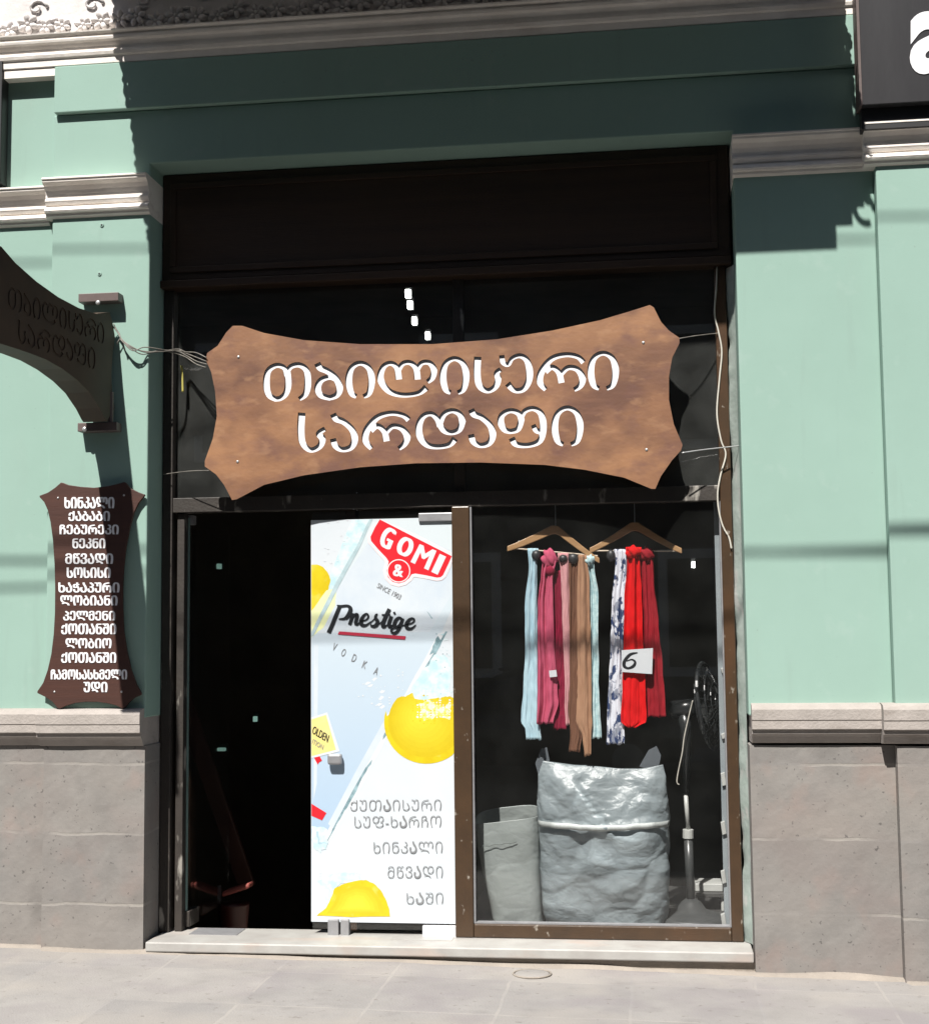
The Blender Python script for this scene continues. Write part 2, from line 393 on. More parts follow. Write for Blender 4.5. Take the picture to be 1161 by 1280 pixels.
# moulded ledge over the plinth
def ledge(x0, x1, y, z1=1.25):
    p = [(.39, z1 - .2), (y, z1 - .2), (y - .012, z1 - .195), (y - .03, z1 - .165), (y - .05, z1 - .15), (y - .05, z1 - .132), (y - .058, z1 - .13), (y - .066, z1 - .126),
         (y - .066, z1 - .085), (y - .07, z1 - .08), (y - .07, z1 - .028), (y - .055, z1 - .006), (y - .0, z1 + .002), (.39, z1 + .002)]
    MB().profile(p, x0, x1).build('plinth_ledge', CAP, B)
ledge(-6, XL - .02, .045); ledge(XL - .02, PL - .006, 0); ledge(PR + .012, XR - .07, 0, 1.262); ledge(XR - .07, 6, -.069, 1.262)
# capitals of the piers
def capital(x0, x1, y, z0, z1):
    h = z1 - z0; p = []
    for a, b in ((0, 0), (.008, .02), (.02, .05), (.022, .11), (.034, .13), (.04, .18), (.034, .235), (.03, .26), (.018, .27), (.018, .33), (.024, .34), (.03, .40), (.034, .43),
                 (.034, .47), (.024, .5), (.026, .6), (.034, .7), (.05, .8), (.072, .865), (.076, .88), (.078, .93), (.084, .95), (.084, .985), (.078, 1)):
        p.append((y - a, z0 + b * h))
    p += [(.39, z1), (.39, z0)]
    MB().profile(p, x0, x1).build('capital', CORN, B)
capital(-6, XL - .03, .045, 3.965, 4.175); capital(XL - .03, PL + .002, 0, 3.988, 4.205)
capital(PR - .006, XR - .06, 0, 4.024, 4.236); capital(XR - .06, 6, -.069, 4.024, 4.236)
# long cornice
prof = [(.39, 4.862), (.0, 4.862), (-.028, 4.864), (-.032, 4.868), (-.034, 4.905), (-.044, 4.913), (-.05, 4.93), (-.046, 4.942), (-.036, 4.945), (-.038, 4.965), (-.052, 4.985), (-.066, 4.993), (-.07, 5.005), (-.07, 5.012),
        (-.06, 5.015), (-.064, 5.024), (-.082, 5.034), (-.084, 5.041), (0, 5.045), (.39, 5.045)]
MB().profile(prof, -6, 6).build('cornice', CORN, B)
MB().box(-6, -2.232, -.024, .044, 4.815, 4.861).build('cornice', CORN, B)
# stucco frieze with scrolls and leaves
fr = MB()
EY = Vector((0, 1, 0)); x = -2.75; k = 0
while x < 1.2:
    z = 5.115 + random.uniform(-.015, .03); c = Vector((x, -.004, z)); R = random.uniform(.036, .052); a0 = random.uniform(0, 2)
    for q in range(6):
        a = a0 + q * pi / 3; ax = Vector((cos(a), -.25, sin(a))).normalized(); az = Vector((-sin(a), 0, cos(a)))
        fr.blob(c + ax * R * .75, (R * .62, .026, R * .36), 8, 5, (ax, EY, az))
    fr.blob(c + Vector((0, -.016, 0)), .012, 8, 5)
    for q in range(3):
        a = random.uniform(-.5, .6); ax = Vector((cos(a), -.15, sin(a))); az = Vector((-sin(a), 0, cos(a)))
        fr.blob((x + .062 + random.uniform(-.025, .025), -.002, z + random.uniform(-.05, .05)), (random.uniform(.02, .036), .016, random.uniform(.008, .013)), 8, 5, (ax, EY, az))
    for q in range(2): fr.blob((x + random.uniform(-.06, .06), -.004, 5.06 + random.uniform(.0, .03)), random.uniform(.008, .016), 8, 5)
    if k % 3 == 0:
        s_ = random.choice((1, -1)); c = Vector((x + .05, -.003, 5.23))
        fr.tube([c + Vector((s_ * cos(a * .5) * .06 * (1 - a / 17), -.008 * (a / 10), sin(a * .5) * .05 * (1 - a / 17))) for a in range(0, 15)], [.011 - .0004 * i for i in range(15)], 6)
    x += random.uniform(.10, .13); k += 1
fr.build('frieze_ornament', FRIEZE, B, smooth=True)
# marble doorstep
st = MB(); nn = 60
st.box(PL + .018, PR - .008, -.018, .386, -.034, .017)
st.build('doorstep', MARBLE, B, bevel=.007)
MB().box(PL + .002, PR - .002, .012, .38, -.35, -.036).build('step_base', MORTAR, B)
# ragged plaster along the right jamb and mortar fillets at the wall foot
pj = MB(); N = 120; vs = []
for i in range(N + 1):
    z = lerp(.02, 3.60, i / N); w0 = .034 + .020 * noise.noise(Vector((0, 1, z * 3))) + .010 * noise.noise(Vector((4, 1, z * 13)))
    w1 = .006 + max(0, .02 * noise.noise(Vector((9, 1, z * 4)))); y0 = .19 + .02 * noise.noise(Vector((7, 0, z * 5)))
    vs += [(PR - .0008, y0 - .03, z), (PR - w1, y0, z), (PR - w0, .235, z), (PR - w0 - .006, .262, z)]
pj.add(vs, [(4 * i + k, 4 * i + k + 1, 4 * i + k + 5, 4 * i + k + 4) for i in range(N) for k in range(3)])
pj.build('jamb_plaster', PLASTER, B, True)
mf = MB(); N = 260; vs = []
for i in range(N + 1):
    x = lerp(-3.4, 3.4, i / N); y = .045 if x < XL else (0 if x < PL else (.012 if x < PR else (0 if x < XR else -.069))); w = .035 + .05 * max(0, noise.noise(Vector((x * 1.7, 3, 1))) + .3) + .012 * noise.noise(Vector((x * 9, 1, 1))); h = .010 + .016 * max(0, noise.noise(Vector((x * 2.3, 5, 1))) + .3)
    vs += [(x, y + .02, gz(x) + h), (x, y - .004, gz(x) + h), (x, y - w * .5, gz(x) + .010), (x, y - w, gz(x) - .012)]
mf.add(vs, [(4 * i + k, 4 * i + k + 1, 4 * i + k + 5, 4 * i + k + 4) for i in range(N) for k in range(3)]); mf.build('mortar_fillet', MORTAR, B, True)
# iron balcony above the picture: its slab and scrollwork throw the big shadow
bal = MB(); zb = 5.28
bal.add([(x, y, z) for z in (zb, zb + .14) for x, y in ((-1.888, -.001), (-1.888, -1.15), (1.78, -1.15), (1.78, -1.065), (1.885, -1.065), (1.885, -1.0), (1.962, -1.0), (2.0, -.6), (2.066, -.001))],
        [tuple(range(8, -1, -1)), tuple(range(9, 18))] + [(i, (i + 1) % 9, (i + 1) % 9 + 9, i + 9) for i in range(9)])
bo = bal.build('balcony', FRIEZE, B)
ir = MB()
for k in range(46):
    y = -.02 - k * .0246; ir.blob((-1.906 + .026 * noise.noise(Vector((k * .37, 0, 3))), y, zb + .03), (random.uniform(.012, .032), random.uniform(.014, .03), .012), 8, 5)
ir.build('scrollwork', BLACK, bo); ir = MB()
for k in range(42):
    y = -.02 - k * .0238; t = k / 41; xx = lerp(2.075, 1.985, t)
    ir.blob((xx + .02 * noise.noise(Vector((k * .31, 4, 3))), y, zb + .03), (random.uniform(.012, .026), random.uniform(.014, .03), .012), 8, 5)
ir.ring((1.955, -1.03, zb + .03), .05, .014, (1, 0, 0), (0, 1, 0), 18, 6, .8); ir.ring((1.99, -.96, zb + .03), .035, .012, (1, 0, 0), (0, 1, 0), 18, 6, .7)
ir.build('scrollwork', BLACK, bo)
# inside of the shop: dark room, steps down to the basement, display floor
rm = MB()
rm.box(-3.2, 3.2, 5.0, 5.1, -3, 4.6); rm.box(-3.3, -3.2, .41, 5.1, -3, 4.6); rm.box(3.2, 3.3, .41, 5.1, -3, 4.6)
rm.box(-3.3, 3.3, .41, 5.1, 4.5, 4.6); rm.box(-3.3, 3.3, .41, 5.1, -3.1, -3)
rm.box(-3.2, PL, .405, .43, -3, 4.5); rm.box(PR, 3.2, .405, .43, -3, 4.5); rm.box(-.05, -.02, .42, 3.0, -3, .0)
rm.build('interior_wall', INTER, B)
MB().box(-1.0, -.93, 2.0, 2.12, -2.2, 2.6).build('door_post', DARKWOOD, B, bevel=.005)
stp = MB()
stp.box(PL, -.055, .39, 1.25, -.36, -.2)
for k in range(9): stp.box(PL, -.055, 1.25 + .27 * k, 1.52 + .27 * k, -.56 - .19 * k, -.39 - .19 * k)
stp.build('stairs', mat('stair_stone', (.26, .235, .2), .9, (.2, .18, .155), 5), B)
MB().box(-.015, PR + .1, .39, 1.7, -.06, .055).build('display_floor', PLATF, B)

# ------------------------------------------------------------------ shopfront joinery
S = thing('shopfront', 'brown metal shopfront with display window, transom and dark shutter box', 'shopfront', (-.07, .28, .017))
MB().box(PL + .001, PR - .012, .20, .44, 3.655, 4.279).build('shutter_box', DARKWOOD, S, bevel=.01)
MB().box(PL + .05, PR - .08, .188, .1995, 3.70, 3.735).box(PL + .05, PR - .08, .188, .1995, 4.19, 4.225).box(PL + .05, PL + .085, .188, .1995, 3.736, 4.189).box(PR - .115, PR - .08, .188, .1995, 3.736, 4.189).build('panel_moulding', DARKWOOD, S, bevel=.004)
MB().box(PL + .001, PR - .012, .17, .40, 3.61, 3.654).build('shutter_rail', DARKWOOD, S, bevel=.006)
# posts
MB().box(PL + .004, PL + .062, .232, .31, .0185, 3.609).build('jamb_post', OLDFRAME, S, bevel=.004)
MB().box(PL + .082, PL + .125, .262, .33, .0185, 2.33).build('door_jamb', OLDFRAME, S, bevel=.004)
MB().box(1.432, 1.492, .225, .31, .0185, 3.609).build('jamb_post', BRONZE, S, bevel=.006)
MB().box(-.022, .076, .225, .30, .0185, 2.332).build('mullion', BRONZE, S, bevel=.006)
MB().box(-.01, .05, .262, .31, 2.417, 3.609).build('transom_mullion', OLDFRAME, S, bevel=.004)
MB().box(PL + .063, 1.431, .235, .315, 2.333, 2.416).build('transom_bar', OLDFRAME, S, bevel=.004)
MB().box(.077, 1.431, .227, .30, .0185, .090).build('bottom_rail', BRONZE, S, bevel=.006)
MB().box(.0775, .086, .24, .285, .0905, 2.332).box(1.424, 1.4315, .24, .285, .0905, 2.332).box(.0865, 1.4235, .24, .285, .0905, .098).build('glazing_bead', GREYMET, S)
MB().box(.0765, 1.4312, .270, .276, .0902, 2.3325).build('window_pane', GLASS, S)
MB().box(PL + .063, -.011, .284, .290, 2.4165, 3.609).build('transom_pane', TGLASS, S)
MB().box(.0505, 1.4315, .284, .290, 2.4165, 3.609).build('transom_pane', TGLASS, S)
# closed glass leaf that carries the poster, and the leaf standing open
d1 = MB().box(-.812, -.028, .262, .272, .045, 2.318).build('door', GLASS, S)
def fitting(name, px0, px1, py0, py1, y0, y1, m, parent, bevel=.004):
    (a, b), (c, d) = at(px0, py1, y0), at(px1, py0, y0)
    return MB().box(a, c, y0, y1, b, d).build(name, m, parent, bevel=bevel)
fitting('hinge_fitting', 523, 567, 640.5, 652, .243, .29, GREYMET, d1)
fitting('hinge_fitting', 528, 570, 1158.5, 1172, .240, .29, WHITE, d1)
l1 = fitting('lock', 409.5, 423, 1150, 1171, .238, .29, GREYMET, d1); fitting('lock', 425.5, 436, 1150, 1171, .238, .29, GREYMET, d1)
kx, kz = at(418, 949.5, .22)
kb = MB(); kb.obox((kx, .232, kz), (.04, 0, .0), (0, .018, 0), (0, 0, .03)); kb.build('door_knob', GREYMET, d1, bevel=.012)
d2 = MB().box(-1.548, -1.538, .33, 1.12, .04, 2.31).build('door', [GLASS], S)
MB().box(-1.5485, -1.5375, .323, .3295, .04, 2.31).build('glass_edge', GLASSEDGE, d2)
MB().obox((-1.543, .40, .075), (.022, 0, 0), (0, .085, 0), (0, 0, .043)).build('hinge_fitting', OLDFRAME, d2, bevel=.004)
MB().obox((-1.543, .36, 2.30), (.022, 0, 0), (0, .03, 0), (0, 0, .026)).build('hinge_fitting', GREYMET, d2, bevel=.003)
(a, _), (c, _) = at(244, 1165, .3), at(303, 1165, .3)
MB().box(a, c, .19, .36, .0172, .0205).build('floor_spring', GREYMET, d2)
MB().box(-.36, -.03, .14, .235, .0172, .0195).build('floor_spring', MARBLE, d1)

# ------------------------------------------------------------------ hanging wooden sign
SY = .085
outline = [(291, 407), (303, 407), (330, 416), (380, 425), (450, 430), (540, 430), (620, 424), (690, 413), (750, 400), (790, 388), (812, 381), (817, 384), (826, 402), (836, 413), (849, 422), (849, 429),
           (840, 447), (836, 470), (836, 500), (842, 530), (853, 556), (851, 563), (840, 575), (826, 595), (819, 611), (814, 611), (780, 597), (730, 587), (680, 581), (600, 578), (520, 579), (450, 584),
           (380, 594), (330, 606), (296, 624), (290, 625), (280, 606), (270, 593), (256, 583), (256, 576), (266, 548), (271, 520), (269, 490), (264, 465), (257, 449), (259, 441), (272, 432), (283, 415)]
op = [at(a, b, SY) for a, b in outline]
sx, sz = at(555, 625, SY)
H = thing('hanging_sign', 'large honey brown wooden sign with two lines of white cut out Georgian letters', 'sign', (sx, SY, sz))
def A7(c): return 230 + c[0] / 3.518, 360 + c[1] / 3.518
def A8(c): return 540 + c[0] / 3.055, 360 + c[1] / 3.055
def arch(x0, x1, y0, y1):        # the letter i: an arch whose feet curl inwards
    w = x1 - x0; h = y1 - y0; f = lambda u, v: (x0 + u * w, y0 + v * h)
    return [f(.36, .965), f(.16, .86), f(.07, .5), f(.18, .17), f(.5, .035), f(.82, .17), f(.93, .5), f(.84, .86), f(.62, .965)], [7, 17, 24, 17, 11, 17, 24, 17, 7]
SIGN = []; SB_ = 3.055 / 3.518
def S(fn, pts, w): SIGN.append([(*fn(p), (.6 * q + (13 if fn is A7 else 13 * SB_)) / (3.518 if fn is A7 else 3.055)) for p, q in zip(pts, w)])
S(A7, [(452, 385), (440, 350), (405, 340), (370, 365), (362, 420), (372, 468), (402, 488)], [16, 12, 12, 18, 23, 18, 12])
S(A7, [(453, 350), (458, 420), (448, 462), (424, 484), (396, 488)], [18, 22, 19, 14, 11]); S(A7, [(450, 372), (472, 344), (508, 338), (538, 362), (544, 420), (534, 466), (506, 488)], [12, 13, 14, 19, 24, 18, 7])
S(A7, [(586, 330), (598, 350), (632, 366), (664, 392), (684, 436), (672, 470), (634, 484)], [20, 22, 18, 20, 24, 18, 12]); S(A7, [(644, 484), (600, 470), (588, 436), (604, 404), (640, 392), (668, 402)], [12, 18, 23, 17, 11, 10])
S(A7, *arch(716, 833, 324, 482))
S(A7, [(1066, 436), (1030, 462), (960, 470), (900, 452), (864, 402), (874, 350), (906, 330), (936, 350), (944, 402)], [22, 12, 12, 18, 24, 17, 11, 17, 22])
S(A7, [(940, 366), (962, 332), (994, 328), (1020, 352), (1026, 402)], [12, 12, 12, 18, 22]); S(A7, [(1021, 366), (1044, 330), (1078, 328), (1098, 356), (1092, 392), (1070, 412)], [12, 12, 13, 21, 18, 9])
SB_ = 3.055 / 3.518
def S8(pts, w): S(A8, pts, [q * SB_ for q in w])
S8(*arch(34, 137, 264, 404)); S8([(174, 262), (172, 330), (182, 374), (212, 392), (242, 376), (252, 346), (246, 324), (262, 310)], [26, 24, 20, 13, 18, 22, 14, 10])
S8([(266, 256), (270, 282), (290, 292), (306, 268), (336, 258), (362, 276), (372, 318), (368, 356), (348, 386), (314, 390), (288, 364)], [14, 12, 8, 8, 12, 18, 25, 22, 17, 13, 20])
S8([(578, 284), (556, 262), (510, 254), (456, 270), (418, 318), (412, 360), (434, 388)], [15, 12, 12, 17, 24, 20, 8]); S8([(432, 318), (458, 302), (484, 322), (494, 362)], [20, 14, 16, 20]); S8([(489, 332), (518, 304), (554, 310), (574, 342), (566, 372), (542, 388)], [12, 13, 16, 24, 18, 8])
S8(*arch(598, 708, 243, 388))
S(A7, [(518, 548), (514, 620), (522, 682), (556, 712), (596, 696), (608, 662), (592, 640), (620, 618)], [27, 25, 20, 13, 18, 23, 16, 9])
def aa(f): 
    q = lambda *p: [f(a) for a in p]
    return q((655, 553), (668, 574), (702, 588), (738, 622), (750, 664), (734, 700), (694, 710), (664, 692), (655, 662))
S(A7, aa(lambda p: p), [18, 22, 18, 20, 25, 19, 13, 18, 18])
S(A7, [(988, 580), (964, 560), (910, 550), (848, 570), (804, 624), (798, 672), (824, 706)], [17, 13, 13, 19, 26, 21, 8]); S(A7, [(820, 626), (850, 606), (880, 630), (890, 674)], [21, 15, 17, 22]); S(A7, [(884, 640), (916, 608), (956, 616), (980, 650), (970, 684), (944, 706)], [13, 14, 17, 25, 19, 8])
S8([(88, 574), (66, 598), (20, 606), (-20, 598), (-46, 568), (-50, 525), (-34, 490), (-4, 480), (20, 500), (30, 528)], [22, 14, 12, 17, 23, 24, 17, 12, 17, 20])
S8([(26, 530), (44, 484), (76, 468), (106, 482), (116, 514)], [16, 16, 12, 18, 24]); S8([(116, 506), (104, 540), (74, 552), (46, 544), (28, 520)], [23, 18, 12, 17, 18])
S8(aa(lambda p: (140 + (p[0] - 645) * .87, 465 + (p[1] - 555) * .875)), [18, 22, 18, 20, 25, 19, 13, 18, 18])
S8([(342, 506), (330, 478), (298, 468), (268, 484), (262, 512), (276, 540), (300, 548)], [20, 17, 12, 18, 23, 17, 12]); S8([(342, 498), (328, 538), (296, 548)], [20, 17, 12])
S8([(338, 500), (354, 470), (386, 460), (416, 480), (424, 532), (412, 582), (368, 600), (320, 596), (304, 572)], [12, 13, 12, 20, 25, 19, 13, 17, 20]); S8([(424, 548), (398, 544), (386, 522)], [16, 15, 9])
S8(*arch(460, 573, 452, 602))
def stroke_outline(st):
    q = smooth_poly(st, n=5); L = []; R = []; n = len(q)
    for i in range(n):
        a, b = q[max(i - 1, 0)], q[min(i + 1, n - 1)]; t = Vector((b[0] - a[0], b[1] - a[1])).normalized(); w = q[i][2] * .56
        L.append((q[i][0] - t.y * w, q[i][1] + t.x * w)); R.append((q[i][0] + t.y * w, q[i][1] - t.x * w))
    return L + R[::-1]
from mathutils.geometry import delaunay_2d_cdt
def winding(p, poly):
    w = 0; n = len(poly)
    for i in range(n):
        (x0, y0), (x1, y1) = poly[i], poly[(i + 1) % n]
        if (y0 <= p[1]) != (y1 <= p[1]):
            if x0 + (p[1] - y0) / (y1 - y0) * (x1 - x0) > p[0]: w += 1 if y1 > y0 else -1
    return w
def fretwork(outer, holes):
    """plate outline with letters sawn out of it -> 2D points, triangles, open edges"""
    pv = []; pe = []
    for poly in [outer] + holes:
        k = len(pv); n = len(poly); pv += [Vector(p) for p in poly]; pe += [(k + i, k + (i + 1) % n) for i in range(n)]
    ov, oe, of, *_ = delaunay_2d_cdt(pv, pe, [], 0, 1e-6)
    bb = [(min(p[0] for p in h), max(p[0] for p in h), min(p[1] for p in h), max(p[1] for p in h)) for h in holes]; keep = []
    for f in of:
        c = sum((ov[i] for i in f), Vector((0, 0))) / len(f)
        if not winding(c, outer): continue
        if any(b[0] < c.x < b[1] and b[2] < c.y < b[3] and winding(c, h) for b, h in zip(bb, holes)): continue
        keep.append(tuple(f))
    ed = {}
    for f in keep:
        for i in range(len(f)): a, b = f[i], f[(i + 1) % len(f)]; ed[(a, b)] = 1
    return ov, keep, [e for e in ed if (e[1], e[0]) not in ed]
def plate(mb, outer, holes, fr_, bk_, flip=False):
    ov, tris, edges = fretwork(outer, holes); n = len(ov)
    mb.mi = 0; k = len(mb.v); mb.add([fr_(p) for p in ov] + [bk_(p) for p in ov], tris + [tuple(i + n for i in f[::-1]) for f in tris])
    mb.mi = 1; mb.f += [(a + k, b + k, b + n + k, a + n + k) for a, b in edges]; mb.m += [1] * len(edges); mb.mi = 0
    return mb
bd = plate(MB(), op, [[at(a, b, SY) for a, b in stroke_outline(st)] for st in SIGN], lambda p: (p.x, SY, p.y), lambda p: (p.x, SY + .011, p.y)).build('board', [SIGNW, SIGNE], H)
L1 = ("", [(330, 457.5), (771, 441), (771, 487.5), (330, 502)]); L2 = ("", [(374, 515.5), (726, 508), (726, 556), (374, 564.5)])
for i, (body, q) in enumerate((L1, L2)):
    (a, _), (b, _) = at(q[0][0] - 8, q[0][1], SY), at(q[1][0] + 8, q[1][1], SY); z1 = at(q[1][0], min(q[0][1], q[1][1]) - 7, SY)[1]; z0 = at(q[0][0], max(q[3][1], q[2][1]) + 6, SY)[1]
    if i == 0: z0 = z1 - .34
    else: z1 = z0 + .30
    MB().box(a, b, SY + .0113 + .0004 * i, SY + .018 + .0004 * i, z0, z1).build('letter_backing', WHITE, H)
for a, b in ((298, 446), (804, 428), (297, 577), (808, 562)):
    x, z = at(a, b, SY); MB().blob((x, SY - .001, z), (.008, .004, .008), 10, 6).build('screw', STEEL, H, smooth=True)

# ------------------------------------------------------------------ menu board on the left pier
c5 = [(305, 92), (316, 94), (340, 104), (400, 113), (470, 118), (540, 110), (590, 98), (618, 90), (628, 92), (650, 120), (690, 140), (722, 152), (722, 158), (692, 195), (668, 245), (645, 330), (628, 420), (617, 520), (612, 620), (612, 720),
      (618, 840), (632, 930), (655, 1030), (680, 1100), (706, 1148), (704, 1156), (670, 1170), (645, 1192), (622, 1222), (612, 1224), (580, 1208), (540, 1198), (490, 1191), (430, 1190), (375, 1196), (330, 1210), (300, 1224),
      (288, 1222), (262, 1190), (225, 1165), (186, 1146), (186, 1138), (215, 1095), (238, 1030), (256, 950), (268, 850), (274, 740), (275, 620), (272, 500), (264, 380), (252, 290), (238, 230), (220, 190), (197, 165), (198, 158), (240, 142), (275, 118)]
mp_ = [at(a / 4, 580 + b / 4, -.03) for a, b in c5]
x, z = at(112, 885, -.03)
MBD = thing('menu_board', 'narrow dark red menu board with fourteen white Georgian lines on the left pier', 'menu board', (x, -.02, z))
MB().prism(mp_, -.03, -.012).build('board', MENUW, MBD, bevel=.002)
lines = [("ხინკალი", 322, 572, 165, 222), ("ქაბაბი", 342, 550, 235, 285), ("ჩებურეკი", 298, 594, 303, 352), ("ნეკნი", 362, 528, 372, 422), ("მწვადი", 326, 566, 447, 500), ("სოსისი", 334, 554, 517, 570),
         ("ხაჭაპური", 292, 598, 592, 643), ("ლობიანი", 302, 588, 657, 708), ("პელმენი", 316, 576, 735, 783), ("ქოთანში", 306, 582, 798, 852), ("ლობიო", 328, 558, 872, 922), ("ქოთანში", 306, 582, 942, 995), ("ჩამოსასხმელი", 254, 636, 1028, 1078), ("უდი", 418, 538, 1090, 1142)]
lt = MB()
for b, x0, x1, y0, y1 in lines:
    letters(lt, up(b), [(x0 / 4, 580 + y0 / 4), (x1 / 4, 580 + y0 / 4), (x1 / 4, 580 + y1 / 4), (x0 / 4, 580 + y1 / 4)], -.0315, .0028, bold=.05)
lt.build('lettering', WHITE, MBD)
for a, b in ((72.5, 622.5), (155, 619), (68, 865), (152, 865)):
    x, z = at(a, b, -.03); MB().blob((x, -.0305, z), (.006, .004, .006), 10, 6).build('screw', STEEL, MBD, smooth=True)

# ------------------------------------------------------------------ blade sign with two boards, square to the wall
BL = thing('blade_sign', 'thick dark brown sign jutting from the left pier over the menu board', 'sign', (-1.87, -.05, 2.75))
o2 = [(.02, 3.31), (.05, 3.38), (.075, 3.42), (.10, 3.415), (.22, 3.375), (.4, 3.36), (.6, 3.365), (.8, 3.39), (.98, 3.43), (1.10, 3.475), (1.13, 3.46), (1.155, 3.39), (1.2, 3.36), (1.205, 3.34), (1.17, 3.25), (1.165, 3.18), (1.19, 3.12),
      (1.2, 3.10), (1.17, 3.07), (1.14, 3.02), (1.12, 3.01), (1.0, 3.015), (.85, 3.02), (.7, 3.02), (.55, 3.005), (.4, 2.975), (.28, 2.935), (.17, 2.87), (.11, 2.82), (.09, 2.81), (.075, 2.83), (.05, 2.86), (.015, 2.885), (.01, 2.90), (.04, 2.98), (.05, 3.08), (.04, 3.2), (.015, 3.29)]
mb = MB(); n = len(o2); P = [Vector((-1.865 - .08 * p, -p * 1.13, z)) for p, z in o2]
mb.add([v + Vector((s_, 0, 0)) for s_ in (-.13, 0) for v in P], [tuple(range(n)), tuple(range(2 * n - 1, n - 1, -1))] + [(i, i + n, (i + 1) % n + n, (i + 1) % n) for i in range(n)])
nb = mb.build('body', [BLADEW], BL)
holes = [[(lerp(1.08, .10, (a - 310) / 480), lerp(3.335, 3.05, (b - 440) / 125)) for a, b in stroke_outline(st)] for st in SIGN]
plate(MB(), o2, holes, lambda p: (-1.860 - .08 * p.x, -p.x * 1.13, p.y), lambda p: (-1.8648 - .08 * p.x, -p.x * 1.13, p.y)).build('board', [BLADEW, BLADEW], BL)
for (px0, px1, py0, py1) in ((100, 150, 364, 381), (99, 148, 527, 541)):
    (a, b), (c, d) = at(px0, py1, -.05), at(px1, py0, -.05); zc = (b + d) / 2
    br = MB().box(a, c, -.075, -.001, zc - .024, zc + .024).build('bracket', BRACK, BL, bevel=.003)
    MB().blob(((a + c) / 2 + (.0 if py0 < 400 else -.07), -.078, zc - .012 + (.0 if py0 > 400 else -.02)), (.014, .008, .014), 10, 6).build('bolt', STEEL, br, smooth=True)
    pz = zc - .03 if py0 < 400 else zc + .03
MB().tube([(-1.87, -.05, 2.81), (-1.87, -.05, 2.98)], .018, 10).build('spigot', BRACK, BL)

# ------------------------------------------------------------------ black signboards at the picture's edges
(a, zt), (c, zb_) = at(1078, 131, -.2), at(1240, 131, -.2)
SB = thing('signboard', 'black signboard with a white letter a on the right pilaster', 'signboard', (a + .7, -.15, zt))
MB().box(a, a + 1.5, -.2, -.09, zt, zt + .95).build('panel', mat('black_board', (.026, .0255, .028), .55, (.015, .0145, .017), 3, 10, (.3, .7), .05, 30, spec=.25, stretch=(1.5, 1, .35)), SB, bevel=.004)
MB().box(a - .014, a - .0005, -.2, -.072, zt + .0, zt + .95).build('lit_edge', BRACK, SB)  # paler paint stands for sunlight on the panel's edge
MB().box(a, a + 1.5, -.15, -.072, zt - .11, zt - .002).build('under_shade', BLACK, SB)  # black box put in for the shade below the panel
lt = MB(); letters(lt, "a", [(1137, 14), (1192, 13), (1192, 91), (1137, 93)], -.2025, .003, off=.035); lt.build('lettering', WHITE, SB)
(a, z0), (_, z1) = at(4.5, 231, -.0), at(4.5, 97, -.0)
LB = thing('signboard', 'dark signboard cut off by the left edge, only a sliver showing', 'signboard', (a - .5, -.0, z0))
MB().box(a - 1.0, a, -.04, .043, z0, z1 + .1).build('panel', BLACK, LB, bevel=.004)
MB().box(a - .99, a - .001, -.046, -.0405, z0 + .02, z1 + .08).build('face', BLACK, LB)
# ------------------------------------------------------------------ poster on the closed door leaf
PY = .2585
(pa, pz0), (pb, pz1) = at(389, 1152.5, PY), at(568.8, 646.5, PY)
PO = thing('poster', 'tall white vodka poster with lemons and a red badge on the glass door', 'poster', ((pa + pb) / 2, PY, pz0))
PAPER = mat('poster_paper', (.55, .58, .605), .32, (.50, .545, .585), 1.2, 3, (.35, .65), .05, 3, bdist=.02)
pg = MB(); nx, nz = 8, 40
def pwave(z): return .0022 * sin(z * 5.3) * sin(z * 2.1 + 1) - .001
pg.box(pa, pb, PY, PY + .002, pz0, pz1)
pg.build('sheet', PAPER, PO)
def c1(cx, cy): return (370 + cx / 4.265, 620 + cy / 4.265)
def c2(cx, cy): return (370 + cx / 4, 880 + cy / 4)
lay = [0]
def print_(name, pts, m, sm=False, dy=None):
    lay[0] += 1; Y = PY - .0003 - .00003 * lay[0]
    mb = MB(); P = [at(x, y, Y) for x, y in pts]
    P = [(min(max(x, pa + .002), pb - .002), min(max(z, pz0 + .002), pz1 - .002)) for x, z in P]
    mb.prism(P, Y, Y + .00002); o = mb.build(name, m, PO)
    return o
PALE = mat('print_pale_blue', (.44, .51, .57), .32, (.325, .42, .545), 1.3, 3, (.3, .7))
PALE2 = mat('print_ice', (.58, .66, .68), .32, (.40, .56, .60), 16, 6, (.4, .6))
def fade(m, z0, z1, lo, hi):      # the printed picture's own blue, paler towards the bottle's neck
    n, L, p, r, mp = parts_of(m); g_ = n.new('ShaderNodeNewGeometry'); sp_ = n.new('ShaderNodeSeparateXYZ'); L.new(g_.outputs['Position'], sp_.inputs[0]); q = n.new('ShaderNodeMapRange')
    q.inputs[1].default_value = z0; q.inputs[2].default_value = z1; L.new(sp_.outputs[2], q.inputs[0]); mx = n.new('ShaderNodeMixRGB'); L.new(q.outputs[0], mx.inputs[0]); mx.inputs[1].default_value = (*lo, 1); mx.inputs[2].default_value = (*hi, 1); L.new(mx.outputs[0], p.inputs['Base Color'])
fade(PALE, .45, 2.1, (.31, .425, .56), (.52, .575, .60))
EDGEW = mat('print_bottle_edge', (.53, .575, .61), .32, (.47, .53, .59), 5)
TEAL = mat('print_teal', (.28, .40, .44), .4, (.10, .17, .19), 22, 6)
RED = mat('print_red', (.62, .018, .028), .35, (.55, .015, .024), 10)
LEM = mat('print_lemon', (.58, .46, .014), .35, (.53, .40, .01), 9, 6, (.4, .6))
overlay(LEM, (.60, .56, .14), 12, .56, .72, (1, 1, 1), .6, 2)
